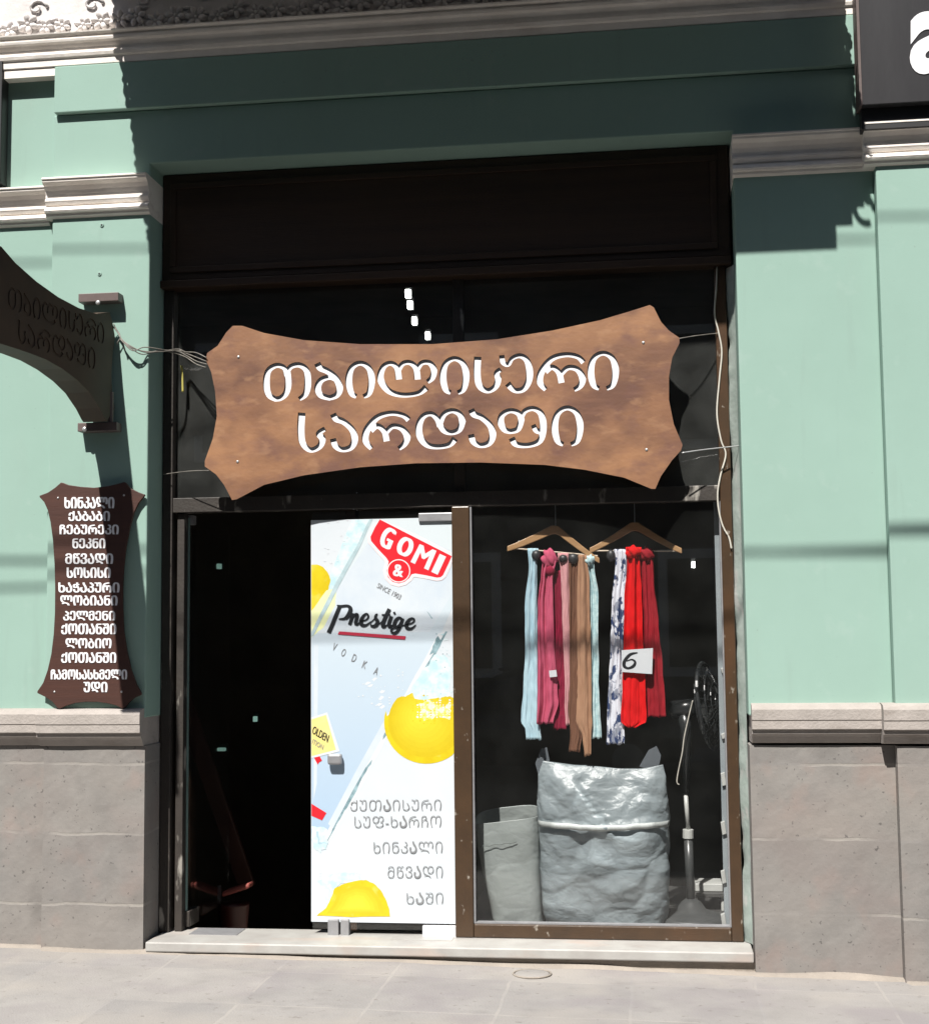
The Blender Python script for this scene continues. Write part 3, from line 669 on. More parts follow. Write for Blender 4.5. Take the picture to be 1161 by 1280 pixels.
LEMP = mat('print_pale_lemon', (.66, .68, .36), .35, (.56, .62, .40), 6)
INK = mat('print_ink', (.015, .017, .02), .4)
GREY = mat('print_grey', (.21, .215, .225), .45, (.18, .185, .19), 20)
GOLD = mat('print_gold', (.62, .51, .16), .35, (.70, .62, .26), 5)
PWH = mat('print_white', (.58, .60, .62), .32, (.55, .58, .61), 5)
PPINK = mat('print_outline', (.80, .66, .66), .32)
def ragged(pts, amp, seed=0, n=5):
    out = []
    for i in range(len(pts)):
        a, b = Vector(pts[i]), Vector(pts[(i + 1) % len(pts)])
        for j in range(n):
            p = a.lerp(b, j / n); k = noise.noise(Vector((p.x * .21, p.y * .21, seed))) * amp; q = noise.noise(Vector((p.x * .21, p.y * .21, seed + 9))) * amp
            out.append((p.x + k, p.y + q))
    return out
print_('print_glass_edge', ragged([c1(300, 112), c1(400, 112), c1(372, 200), c1(230, 470), c1(150, 660), c1(84, 780), c1(80, 640), c1(180, 430)], 1.6), PALE2)
print_('print_lemon', ragged([(388.6, 706), (396, 706), (404, 709), (410, 716), (413, 725), (411, 736), (404, 749), (396, 758), (389, 764)], .8, 3), LEM)
print_('print_bottle', [(464, 646.6), (568.7, 646.6), (568.7, 752), (552, 790), (480, 918), (428, 1020), (404, 1064), (396, 1062), (389.2, 1050), (389.2, 799)], PALE)
print_('print_bottle_label', [(478, 650), (568.7, 690), (568.7, 735), (537, 790), (389.2, 792), (398, 775)], EDGEW)
print_('print_pale_lemon', ragged([(389.2, 764), (408, 738), (420, 736), (419, 756), (404, 785), (389.2, 797)], 1.5, 5), LEMP)
print_('print_bottle_edge', ragged([(548, 792), (556, 790), (482, 925), (440, 1005), (404, 1064), (396, 1062), (452, 962), (500, 880)], 1.5, 2), PWH)
print_('print_bottle_rim', ragged([(557, 789), (559, 790), (548, 812), (520, 858), (490, 910), (478, 926), (480, 915), (510, 868), (540, 820)], .9, 6), TEAL)
print_('print_bottle_rim', ragged([(465, 950), (463, 956), (452, 974), (440, 1000), (425, 1024), (408, 1056), (420, 1024), (437, 994), (448, 970)], 1.2, 7), TEAL)
print_('print_bottle_gleam', [(486, 890), (494, 893), (440, 990), (416, 1036), (410, 1030), (446, 962)], EDGEW)
print_('print_bottle_gleam', [(392, 806), (398, 806), (396, 980), (392, 1000)], EDGEW)
for q in range(7):
    bx, by = random.uniform(455, 485), random.uniform(850, 885); print_('print_droplet', ragged([(bx, by), (bx + 4, by - 3), (bx + 8, by - 2), (bx + 3, by + 2)], 1.5, q, 2), PWH)
print_('print_water_mark', ragged([c1(755, 745), c1(772, 770), c1(740, 830), c1(712, 850), c1(735, 790)], 1.4, 8), TEAL)
print_('print_water_mark', ragged([c1(672, 930), c1(684, 960), c1(690, 1020), c1(676, 1015), c1(668, 970)], 1.2, 8), TEAL)
print_('print_water_mark', ragged([c1(697, 612), c1(706, 622), c1(730, 655), c1(722, 656)], .8, 4), TEAL)
print_('print_splash', ragged([c1(560, 1100), c1(640, 980), c1(740, 850), c1(800, 860), c1(828, 900), c1(830, 1110), c1(700, 1130)], 5, 4), PALE2)
lem = [(533 + 53 * cos(a), 903 + 52 * sin(a)) for a in [radians(t) for t in range(-12, 200, 8)]]
lem = [(min(x, 568.6), y) for x, y in lem] + ragged([(484, 895), (496, 882), (508, 870), (516, 866), (522, 884), (530, 878), (540, 890), (550, 874), (558, 888), (566, 886)], 1.6, 1, 3)
print_('print_lemon', lem, LEM)
def tone(name, a, b, t): return mat(name, tuple(lerp(p, q, t) for p, q in zip(a, b)), .35, tuple(lerp(p, q, t) * .95 for p, q in zip(a, b)), 14, 5)
RA, RB = (.53, .39, .010), (.62, .545, .035)
for q in range(1, 9):
    t = q / 8; k_ = 1 - .8 * t
    print_('print_lemon_rind', [(min(533 - 8 * t + 52 * k_ * cos(a), 568.6), max(903 - 8 * t + 50 * k_ * sin(a), 872 + 3 * sin(a * 3))) for a in [radians(v) for v in range(0, 360, 10)]], tone('print_lemon_tone', RA, RB, t))
print_('print_splash', ragged([(524, 880), (540, 876), (552, 884), (565, 880), (562, 900), (545, 896), (530, 902)], 5, 12), mat('print_foam', (.74, .74, .50), .35, (.72, .62, .12), 40, 6, (.45, .55)))
def flecks(name, n, x0, x1, y0, y1, r0, r1, m, slant=0, seed=1):
    rnd = random.Random(seed); lay[0] += 1; Y = PY - .0003 - .00003 * lay[0]; mb = MB()
    cells = [(i, j) for i in range(12) for j in range(12)]; rnd.shuffle(cells)
    for i, j in cells[:n]:
        x = lerp(x0, x1, (i + .5) / 12); y = lerp(y0, y1, (j + .5) / 12) + slant * (i / 12); r = rnd.uniform(r0, r1); k_ = rnd.randint(4, 7); a0 = rnd.uniform(0, 6)
        P = [at(x + r * rnd.uniform(.5, 1) * cos(a0 + 2 * pi * q / k_) * 1.2, y + r * rnd.uniform(.5, 1) * sin(a0 + 2 * pi * q / k_), Y) for q in range(k_)]
        P = [(min(max(a, pa + .002), pb - .002), b) for a, b in P]; mb.prism(P, Y, Y + .00002)
    return struct(mb.build(name, m, PO), 'stuff')
flecks('print_foam', 70, 520, 568, 862, 898, .8, 1.9, PWH, 0, 3); flecks('print_foam', 46, 514, 568, 868, 906, .7, 1.6, LEM, 0, 5)
flecks('print_bubbles', 30, 536, 568, 790, 868, .6, 1.8, PALE2, 0, 6); flecks('print_bubbles', 14, 536, 568, 780, 880, .5, 1.2, TEAL, 0, 8)
flecks('print_droplets', 26, 440, 506, 844, 888, .5, 1.7, PWH, -10, 9); flecks('print_droplets', 20, 404, 452, 655, 720, .6, 1.6, PWH, -50, 12)
flecks('print_bubbles', 40, 398, 452, 1090, 1112, .6, 1.7, PWH, 0, 14)
print_('print_glass_shadow', ragged([(462, 647), (466, 647), (450, 684), (424, 732), (392, 794), (389.2, 796), (389.2, 790), (420, 728), (446, 682)], .7, 16), mat('print_glass_grey', (.30, .40, .43), .4, (.40, .50, .53), 18))
print_('print_splash', ragged([c2(110, 885), c2(180, 850), c2(290, 848), c2(330, 885), c2(200, 910), c2(180, 1010), c2(140, 990), c2(128, 920)], 4, 4), PALE2)
print_('print_lemon', ragged([c2(102, 1060), c2(150, 1022), c2(180, 960), c2(190, 925), c2(240, 900), c2(300, 885), c2(350, 882), c2(390, 900), c2(425, 935), c2(452, 985), c2(466, 1030), c2(470, 1064), c2(280, 1067)], .7, 2, 4), LEM)
for q in range(1, 6):
    t = q / 5; print_('print_lemon_rind', [tuple(Vector(c2(300, 1010)).lerp(Vector(c2(*p)), 1 - .7 * t) + Vector((0, -1.0 * t))) for p in ((130, 1056), (170, 1000), (200, 930), (300, 892), (385, 905), (445, 985), (462, 1056))], tone('print_lemon_tone', RA, RB, t))
print_('print_ice', ragged([c2(78, 612), c2(150, 620), c2(170, 655), c2(150, 720), c2(128, 745), c2(84, 720)], 3, 9), PALE2)
print_('print_ice_edge', ragged([c2(100, 640), c2(112, 640), c2(116, 690), c2(160, 700), c2(110, 700)], 2, 9), mat('print_dull_blue', (.36, .50, .58), .4))
print_('print_red_bar', [c2(76, 500), c2(152, 546), c2(130, 583), c2(76, 560)], RED)
print_('print_gold_border', [c2(76, 68), c2(156, 42), c2(218, 238), c2(76, 272)], PWH)
print_('print_gold_label', [c2(76, 78), c2(150, 55), c2(200, 230), c2(76, 262)], GOLD)
print_('print_red_mark', [c2(90, 270), c2(118, 262), c2(130, 284), c2(116, 292), c2(108, 303)], RED)
def g(cx, cy): return (455 + cx / 9.675, 640 + cy / 9.675)
badge = [g(190, 90), g(620, 310), g(1062, 535), g(1010, 650), g(955, 765), g(925, 790), g(880, 795), g(740, 765), g(620, 745), g(575, 755), g(545, 800), g(490, 845), g(420, 865), g(345, 845), g(290, 790), g(272, 710), g(290, 640), g(298, 600), g(270, 555), g(170, 450), g(85, 350), g(78, 300), g(130, 190)]
cx_ = sum(p[0] for p in badge) / len(badge); cy_ = sum(p[1] for p in badge) / len(badge)
def grow(pts, d):
    out = []; n = len(pts)
    for i in range(n):
        a, b, c = Vector(pts[i - 1]), Vector(pts[i]), Vector(pts[(i + 1) % n]); t = (c - a).normalized(); out.append(tuple(b + Vector((t.y, -t.x)) * d))
    return out
print_('print_badge_shade', grow(badge, 4.2), PPINK); print_('print_badge_border', grow(badge, 3.4), PWH)
print_('print_badge', badge, RED)
ring = lambda r: [(g(418, 712)[0] + r * cos(a * pi / 18), g(418, 712)[1] + r * sin(a * pi / 18)) for a in range(36)]
print_('print_badge_ring', ring(14.6), PPINK); print_('print_badge_disc', ring(13.3), RED)
def print_text(name, body, quad, m, bold=0, shear=0, off=0):
    lay[0] += 4; Y = PY - .0003 - .00003 * lay[0]
    mb = MB(); letters(mb, body, quad, Y, .00002, bold, shear, off); return mb.build(name, m, PO)
def quad(p, q, h, tilt):
    """baseline p -> q, letters h high, leaning so that 'up' points along tilt"""
    p, q, t = Vector(p), Vector(q), Vector(tilt).normalized() * h
    return [tuple(p + t), tuple(q + t), tuple(q), tuple(p)]
upv = Vector(g(330, 180)) - Vector(g(230, 440))
for ch, q in (('G', [(262, 160), (405, 232), (308, 468), (162, 392)]), ('O', [(452, 276), (628, 352), (546, 566), (366, 488)]), ('M', [(672, 388), (876, 470), (778, 706), (562, 604)]), ('I', [(915, 506), (992, 540), (890, 760), (812, 724)])):
    print_text('lettering', ch, [g(*p) for p in q], PWH, bold={'G': .07, 'O': .085, 'M': .05, 'I': .06}[ch])
print_text('lettering', '&', quad(g(345, 770), g(470, 792), 15, (.1, -1)), PWH, bold=.06)
print_text('lettering', 'SINCE 1903', quad(g(150, 912), g(430, 1062), 6.4, (.5, -1)), GREY)
for ch, x, y in (('V', 265, 560), ('O', 352, 615), ('D', 455, 668), ('K', 556, 732), ('A', 668, 792)):
    bx, by = 380 + x / 7.74, 740 + y / 7.74
    print_text('lettering', ch, quad((bx, by), (bx + 4.6, by + 1.6), 9.6, (.38, -1)), GREY)
print_text('lettering', 'OLDEN', quad((389.6, 916.5), (409.3, 928.5), 9.5, (.28, -1)), INK, bold=.02)
print_text('lettering', 'ITION', quad((389.8, 929.5), (403.2, 937.5), 6, (.28, -1)), GREY)
print_('print_red_line', [c1(230, 722), c1(586, 748), c1(580, 766), c1(222, 738)], mat('print_crimson', (.42, .03, .06), .4))
# handwritten word
def k2(p): return (380 + p[0] / 7.74, 740 + p[1] / 7.74)
strokes = [([(345, 140), (300, 250), (268, 330), (238, 395)], [34, 36, 36, 38]), ([(318, 128), (360, 138), (420, 134), (450, 165), (430, 220), (390, 258), (335, 262)], [8, 22, 22, 36, 36, 24, 10]),
           ([(410, 268), (445, 235), (480, 215)], [8, 14, 10]), ([(470, 205), (460, 260), (440, 318)], [30, 32, 30]), ([(458, 268), (495, 222), (515, 228), (500, 300), (520, 312), (545, 285)], [12, 26, 30, 32, 22, 10]),
           ([(545, 285), (600, 270), (622, 238), (606, 212), (575, 232), (552, 280), (562, 318), (600, 322), (650, 285)], [10, 14, 18, 18, 26, 36, 34, 22, 10]),
           ([(640, 300), (690, 250), (708, 210)], [8, 12, 14]), ([(698, 212), (690, 250), (712, 290), (690, 328), (655, 330), (645, 312)], [14, 26, 34, 34, 22, 12]), ([(690, 328), (740, 300), (775, 262)], [10, 12, 10]),
           ([(826, 165), (790, 240), (762, 315), (775, 338), (805, 318)], [34, 36, 36, 28, 10]), ([(752, 222), (835, 222)], [14, 14]), ([(845, 235), (822, 310), (835, 340), (870, 310)], [32, 34, 28, 10]), ([(866, 210), (884, 200)], [24, 24]),
           ([(948, 262), (920, 250), (888, 275), (874, 320), (890, 345), (922, 318), (950, 262)], [16, 24, 32, 34, 26, 20, 16]), ([(955, 255), (930, 330), (900, 385), (865, 398), (842, 375), (870, 352), (930, 340)], [28, 32, 28, 24, 18, 12, 10]), ([(930, 335), (985, 315), (1010, 300)], [10, 12, 10]),
           ([(985, 318), (1045, 300), (1066, 272), (1046, 256), (1015, 272), (990, 312), (1000, 350), (1040, 354), (1082, 318)], [10, 14, 18, 20, 28, 36, 32, 22, 10])]
lay[0] += 2; hw = MB()
for pts, w in strokes:
    lay[0] += 1; q = smooth_poly([(a, b, c) for (a, b), c in zip(pts, w)], n=5)
    ribbon(hw, [k2((a, b)) for a, b, c in q], [c * 1.12 / 7.74 for a, b, c in q], PY - .0003 - .00003 * lay[0])
hw.build('lettering', INK, PO)
for body, x0, x1, y0, y1, sl_ in (("ქუთაისური", 272, 726, 480, 538, -3), ("სუფ-ხარჩო", 292, 726, 562, 622, -4), ("ხინკალი", 388, 732, 690, 750, -3), ("მწვადი", 458, 733, 812, 874, -2), ("ხაში", 553, 736, 945, 1004, -2)):
    print_text('lettering', up(body), [c2(x0, y0), c2(x1, y0 + sl_), c2(x1, y1 + sl_), c2(x0, y1)], GREY, off=-.014)

# ------------------------------------------------------------------ window display: rail, hangers, scarves
def s5(cx, cy): return (580 + cx / 3.763, 620 + cy / 3.763)
YH = .345
(ra, rz) = at(640, 640, YH)
RAILZ = at(700, 618, YH)[1]
rl = MB(); rl.tube([(.1, YH, RAILZ), (1.42, YH, RAILZ)], .012, 10); ro = rl.build('rail', BLACK); tag(ro, 'thin dark rail behind the transom bar that carries the two hangers', 'rail')
WOODH = mat('hanger_wood', (.40, .24, .115), .45, (.31, .175, .08), 14, 6, stretch=(.4, 1, 3), coat=.2)
def hanger(label, ap, le, re, b0, b1):
    (ax, az), (lx, lz), (rx, rz_) = at(*s5(*ap), YH), at(*s5(*le), YH), at(*s5(*re), YH)
    t = thing('coat_hanger', label, 'hanger', (ax, YH, min(lz, rz_)), 'wooden coat hangers in the window')
    m = MB(); n = 24; top = []; bot = []
    for i in range(n + 1):
        u = i / n
        if u < .5: q = u * 2; x = lerp(lx, ax, q); zz = lerp(lz, az, q ** 1.12 if q < 1 else 1)
        else: q = (1 - u) * 2; x = lerp(rx, ax, q); zz = lerp(rz_, az, q ** 1.12)
        q = min(q, 1); sm = az - .02 * max(0, q - .8) ** 2 * 25
        zz = min(zz, az - .014 + .014 * (1 - max(0, (q - .82) / .18)))
        w = lerp(.030, .052, q); top.append((x, zz)); bot.append((x, zz - w * (1.0 if q < .97 else .9)))
    m.prism(top + bot[::-1], YH - .008, YH + .008)
    m.build('shoulders', WOODH, t, bevel=.004)
    (bx0, bz0), (bx1, bz1) = at(*s5(*b0), YH), at(*s5(*b1), YH)
    MB().tube([(bx0, YH, bz0), (bx1, YH, bz1)], .0045, 8).build('bar', mat('hanger_bar', (.55, .45, .34), .5), t)
    hk = MB(); hk.tube([(ax, YH, az - .02), (ax, YH, RAILZ - .03)] + [(ax + .0 + .022 * sin(a * pi / 8), YH, RAILZ + .0 - .022 * cos(a * pi / 8) + .008) for a in range(1, 13)], .0022, 6); hk.build('hook', STEEL, t)
    return t
hanger('sunlit wooden coat hanger on the left, holding the pink and brown scarves', (430, 128), (203, 236), (637, 292), (240, 247), (628, 282))
hanger('wooden coat hanger on the right with its top in shade, holding the red scarves', (802, 112), (590, 244), (1024, 246), (600, 258), (1010, 259))

def scarf(name, label, rows, m, y0=0, folds=3, amp=.014, seed=0, knot=None, tail=None, grp='scarves hanging in the window'):
    """a hanging length of cloth; rows = (y, left, right) measured down its height"""
    Y = YH - .015 + y0; mb = MB(); nx_, nz_ = 36, 70; vs = []
    r0, r1 = rows[0][0], rows[-1][0]
    def row(y):
        for (a, b, c), (d, e, f) in zip(rows, rows[1:]):
            if y <= d: q = (y - a) / (d - a); q = q * q * (3 - 2 * q); return lerp(b, e, q), lerp(c, f, q)
        return rows[-1][1:]
    for j in range(nz_ + 1):
        t = j / nz_; y = lerp(r0, r1, t); l, r = row(y)
        for i in range(nx_ + 1):
            u = i / nx_; yy = y
            if j == nz_: yy += 10 * noise.noise(Vector((u * 5, seed, 3)))
            wob = 2.2 * noise.noise(Vector((t * 6, seed, 1))) + (5 * noise.noise(Vector((t * 14, u > .5, seed + 2))) if i in (0, nx_) else 0) * .6
            x, z = at(*s5(lerp(l, r, u) + wob, yy), Y)
            d = amp * 1.9 * noise.noise(Vector((u * folds * 1.5 + .5 * noise.noise(Vector((t * 2.4, seed, 5))), t * 1.1, seed * 3.1))) + amp * .4 * noise.noise(Vector((u * folds * 4 + t, t * 2.2, seed + 20))) + .004 * noise.noise(Vector((u * 6, t * 18, seed)))
            vs.append((x, Y + d, z))
    fs = [(j * (nx_ + 1) + i, j * (nx_ + 1) + i + 1, (j + 1) * (nx_ + 1) + i + 1, (j + 1) * (nx_ + 1) + i) for j in range(nz_) for i in range(nx_)]
    mb.add(vs, fs); 
    if knot is None and tail is None:
        o = mb.build(name, m, None, True, solid=.003); tag(o, label, 'scarf', grp); return o
    x, z = at(*s5((rows[0][1] + rows[0][2]) / 2, rows[-1][0]), Y)
    t = thing(name, label, 'scarf', (x, Y, z), grp)
    mb.build('drape', m, t, True, solid=.003)
    for kind, cx, cy, rx, ry, mm in (knot or []):
        x, z = at(*s5(cx, cy), Y - .02); k = MB(); sc_ = 1 / 3.763 / 238
        vs = []; n1, n2 = 22, 14
        for i in range(n2 + 1):
            for j in range(n1):
                a = pi * i / n2; b = 2 * pi * j / n1; v = Vector((sin(a) * cos(b), sin(a) * sin(b), cos(a)))
                w = 1 + (.16 * sin(v.x * 7 + v.z * 5 + seed) + .2 * noise.noise(v * 2.2 + Vector((seed, 0, 0))) if kind == 'knot' else 0)
                vs.append((x + v.x * rx * sc_ * w, Y - .004 + v.y * .023 * w, z + v.z * ry * sc_ * w))
        k.add(vs, [(i * n1 + j, (i + 1) * n1 + j, (i + 1) * n1 + (j + 1) % n1, i * n1 + (j + 1) % n1) for i in range(n2) for j in range(n1)])
        k.build('knot' if kind == 'knot' else 'toggle', mm, t, True)
    return t
def cloth(name, col, col2=None, scale=30, stretch=(4, 1, .3), ramp=(.3, .7)):
    m = mat(name, col, .85, col2, scale, 6, ramp, .25, 220, spec=.05, stretch=stretch, bdist=.004)
    m.node_tree.nodes['Principled BSDF'].inputs['Sheen Weight'].default_value = 0
    return m
BLUE = cloth('light_blue_cloth', (.44, .60, .66), (.34, .50, .58), 12, (3, 1, 1)); PINK = cloth('pink_cloth', (.50, .10, .17), (.44, .075, .135)); CRIM = cloth('crimson_cloth', (.24, .017, .045), (.2, .014, .038))
PPK = cloth('pale_pink_cloth', (.58, .30, .31), (.5, .25, .26)); BRN = cloth('brown_cloth', (.17, .085, .053), (.13, .062, .04)); TAN = cloth('tan_cloth', (.38, .225, .14), (.32, .18, .11))
LACE = cloth('pale_turquoise_cloth', (.50, .64, .65), (.36, .52, .55), 40, (1, 1, 1), (.42, .56)); REDC = cloth('red_cloth', (.62, .013, .014), (.54, .01, .012)); DRED = cloth('dark_red_cloth', (.30, .017, .026), (.25, .014, .022))
PAT = cloth('patterned_cloth', (.62, .64, .70), (.035, .055, .13), 13, (1.6, 1, .8), (.46, .5)); overlay(PAT, (.22, .24, .30), 17, .54, .58, (1.4, 1, .6), .9, 3)
DKNOT = mat('dark_knot_cloth', (.03, .032, .034), .45, (.02, .02, .022), 20)
scarf('scarf', 'light blue scarf on the left end of the left hanger, with a black round toggle', [(246, 298, 348), (330, 306, 342), (500, 286, 342), (700, 287, 345), (900, 279, 346), (1060, 268, 352), (1100, 290, 358), (1146, 292, 364)], BLUE, .0, 2.5, .012, 1, [('toggle', 338, 278, 24, 26, DKNOT)])
sp = scarf('scarf', 'pink scarf knotted over the left hanger, carrying a small white tag', [(300, 368, 432), (380, 362, 418), (500, 350, 420), (700, 347, 424), (900, 346, 438), (975, 346, 444), (1072, 344, 418)], PINK, -.014, 4, .014, 2.4, [('knot', 402, 290, 38, 42, PINK), ('toggle', 402, 352, 26, 26, CRIM)])  # crimson ball put in for the dark hole of the knot
x, z = at(*s5(418, 836), YH - .052); MB().obox((x, YH - .052, z), (.02, 0, .002), (0, .0008, 0), (-.002, 0, .018)).build('tag', PWH, sp)
scarf('scarf', 'crimson scarf half hidden between the pink and the pale pink ones', [(350, 414, 456), (600, 416, 462), (900, 424, 474), (1060, 418, 486), (1098, 420, 482)], CRIM, .012, 2, .01, 3.1)
scarf('scarf', 'narrow pale pink scarf between the crimson and the brown one', [(268, 440, 492), (340, 454, 492), (600, 462, 494), (900, 474, 496), (1078, 478, 496)], PPK, -.004, 1.5, .008, 4.4, [('toggle', 465, 294, 22, 20, DKNOT)])
scarf('scarf', 'dark brown scarf in the middle of the left hanger with a long crumpled tail', [(290, 494, 536), (400, 490, 532), (700, 488, 534), (1000, 490, 538), (1120, 500, 556), (1204, 492, 544)], BRN, .0, 2, .01, 5.2, [('toggle', 512, 294, 26, 26, DKNOT)])
scarf('scarf', 'light tan scarf beside the dark brown one, its end gathered in folds', [(276, 536, 574), (400, 530, 588), (700, 530, 596), (1000, 530, 600), (1060, 528, 602), (1140, 556, 596), (1222, 566, 598)], TAN, -.012, 2.5, .012, 6.6)
scarf('scarf', 'pale turquoise lacy scarf on the right end of the left hanger', [(284, 568, 612), (330, 578, 612), (480, 592, 632), (640, 596, 630), (800, 598, 632), (1000, 592, 638), (1142, 588, 646)], LACE, .004, 2, .01, 7.7, [('knot', 590, 302, 22, 26, LACE)])
scarf('scarf', 'blue and white patterned scarf on the left end of the right hanger', [(250, 704, 764), (330, 712, 764), (500, 694, 754), (700, 690, 748), (900, 680, 744), (1050, 672, 750), (1168, 670, 756)], PAT, .0, 2, .012, 8.3, [('toggle', 690, 280, 22, 30, DKNOT)])
scarf('scarf', 'bright red scarf on the right hanger, behind the price card', [(240, 762, 836), (300, 770, 828), (500, 752, 836), (700, 750, 842), (900, 744, 852), (1062, 738, 858), (1090, 766, 806)], REDC, -.012, 3, .014, 9.5, [('knot', 796, 262, 34, 30, REDC)])
scarf('scarf', 'dark red scarf at the right end of the right hanger', [(250, 826, 886), (400, 834, 894), (600, 838, 914), (800, 844, 934), (1000, 850, 948), (1040, 850, 950)], DRED, .012, 2.6, .014, 10.1, [('knot', 860, 272, 36, 34, DRED)])
# price card
YC = YH - .058
pc = [at(*s5(*p), YC) for p in ((740, 726), (888, 716), (884, 838), (742, 828))]
x, z = at(*s5(812, 838), YC)
PC = thing('price_card', 'white card with a handwritten 6 pinned on the red scarf', 'price card', (x, YC, z))
MB().prism(pc, YC, YC + .0012).build('card', PWH, PC)
num = MB(); q = smooth_poly([(816, 738, 6), (782, 746, 14), (756, 775, 16), (753, 800, 15), (772, 811, 11), (797, 800, 15), (804, 781, 11), (788, 770, 8), (764, 778, 5)], n=6)
ribbon(num, [s5(a, b) for a, b, c in q], [c / 3.763 for a, b, c in q], YC - .0008); num.build('number', INK, PC)

# ------------------------------------------------------------------ sacks
SILV = mat('silver_woven', (.235, .272, .285), .36, (.19, .225, .24), 9, 6, (.3, .7), .35, 240, spec=.55, bdist=.003)
overlay(SILV, (.19, .22, .23), 3.2, .5, .7, (1, 1, .6), .6, 4)
def crumple(m, sc_, dist, strength, stretch=(1, 1, 1)):
    n, L, p, r, mp = parts_of(m); tc = n.new('ShaderNodeTexCoord'); m2 = n.new('ShaderNodeMapping'); m2.inputs['Scale'].default_value = stretch; m2.inputs['Rotation'].default_value = (0, .5, 0)
    L.new(tc.outputs['Object'], m2.inputs[0]); w = n.new('ShaderNodeTexNoise'); w.inputs['Scale'].default_value = 7; L.new(m2.outputs[0], w.inputs[0])
    vm = n.new('ShaderNodeVectorMath'); vm.operation = 'MULTIPLY_ADD'; vm.inputs[1].default_value = (.12, .12, .12); L.new(w.outputs['Color'], vm.inputs[0]); L.new(m2.outputs[0], vm.inputs[2])
    for k in (1, 2.7):
        t = n.new('ShaderNodeTexVoronoi'); t.feature = 'DISTANCE_TO_EDGE'; t.inputs['Scale'].default_value = sc_ * k; L.new(vm.outputs[0], t.inputs['Vector'])
        b = n.new('ShaderNodeBump'); b.inputs['Strength'].default_value = strength; b.inputs['Distance'].default_value = dist / k; L.new(t.outputs['Distance'], b.inputs['Height'])
        if p.inputs['Normal'].links: L.new(p.inputs['Normal'].links[0].from_socket, b.inputs['Normal'])
        L.new(b.outputs[0], p.inputs['Normal'])
    return m
crumple(SILV, 8, .05, .15, (1, 1, 1.5))
GREYB = mat('grey_bag_plastic', (.25, .275, .27), .42, (.225, .25, .24), 5, 6, (.3, .7), .15, 30, spec=.4)
def q6(cx, cy): return (570 + cx / 3.055, 900 + cy / 3.055)
def sack_rows(rows, y):
    for a, b in zip(rows, rows[1:]):
        if y <= b[0]: t = (y - a[0]) / (b[0] - a[0]); return [lerp(p, q, t) for p, q in zip(a, b)]
    return rows[-1]
def vor(x, y, z): d = noise.voronoi(Vector((x, y, z)))[0]; return d[1] - d[0]
def loft(mb, rows, Yc, seed, amp, n=150, m=170, ex=2.6, fold=None, close=True, tilt=0, crease=None):
    vs = []
    for j in range(m + 1):
        y = lerp(rows[0][0], rows[-1][0], j / m); _, l, r, dp = sack_rows(rows, y)
        for i in range(n):
            a = 2 * pi * i / n; ca, sa = cos(a), sin(a); X = abs(ca) ** (2 / ex) * (1 if ca > 0 else -1); Yn = abs(sa) ** (2 / ex) * (1 if sa > 0 else -1)
            yy = y + (0 if fold is None else fold(X, j / m, Yn)); xp = lerp(l, r, .5 + X / 2)
            x, z = at(*q6(xp, yy), Yc); p = Vector((x, Yc + Yn * dp + tilt * (1 - j / m), z))
            wx = x + .05 * noise.noise(Vector((x * 5, z * 5, seed))); wz = z + .05 * noise.noise(Vector((x * 5 + 9, z * 5, seed)))
            d = vor(wx * 3.4 + wz * 2.6 + seed, seed + Yn * .8, wz * 4.6 - wx * 2.4) * 1.5 + vor(wx * 8 - wz * 5, seed + 4 + Yn, wz * 11 + wx * 6) * .26 + vor(wx * 22 + wz * 16, seed + 8 + Yn, wz * 26 - wx * 9) * .07 * (1.8 - j / m) + .9 * noise.noise(Vector((x * 3.2 + seed, z * 3.4, Yn))) - .5
            if crease and Yn < 0:
                (ax_, ay_), (bx_, by_) = crease; ux, uy = bx_ - ax_, by_ - ay_; Ln = math.hypot(ux, uy); s_ = ((xp - ax_) * ux + (yy - ay_) * uy) / Ln / Ln; e_ = ((xp - ax_) * -uy + (yy - ay_) * ux) / Ln
                if 0 < s_ < 1.05 and 0 < e_ < 120: d += 1.6 * min(1, e_ / 5) * max(0, 1 - e_ / 120) * min(1, (1.05 - s_) * 4) * min(1, s_ * 6)
            d *= amp * min(1, .35 + min(j, m - j) / 14)
            vs.append(p + Vector((ca * d * .5, sa * d, 0)))
    fs = [(j * n + i, j * n + (i + 1) % n, (j + 1) * n + (i + 1) % n, (j + 1) * n + i) for j in range(m) for i in range(n)]
    if close: fs += [tuple(range(n)), tuple(m * n + i for i in range(n - 1, -1, -1))]
    mb.add(vs, fs); return vs
YS = .50
rowsA = [(172, 338, 790, .012), (210, 322, 803, .05), (300, 318, 812, .11), (380, 318, 816, .145), (560, 320, 815, .17), (700, 328, 808, .165), (770, 340, 798, .15), (797, 352, 788, .12)]
x, z = at(*q6(570, 797), YS)
SA = thing('sack', 'large silvery woven sack with a white zip standing under the scarves', 'sack', (x, YS, z))
fA = lambda X, t, Yn: (-(30 * max(0, -X - .55) * max(0, 1 - t * 9) + 16 * max(0, X - .6) * max(0, 1 - t * 9)) * 1.6 + 8 * sin(X * 3) * max(0, 1 - t * 8))
b_ = MB(); loft(b_, rowsA, YS, 3.3, .030, fold=fA, tilt=-.13, crease=((452, 200), (612, 425))); b_.build('body', SILV, SA, True)
zp = MB(); N_ = 60; vs = []
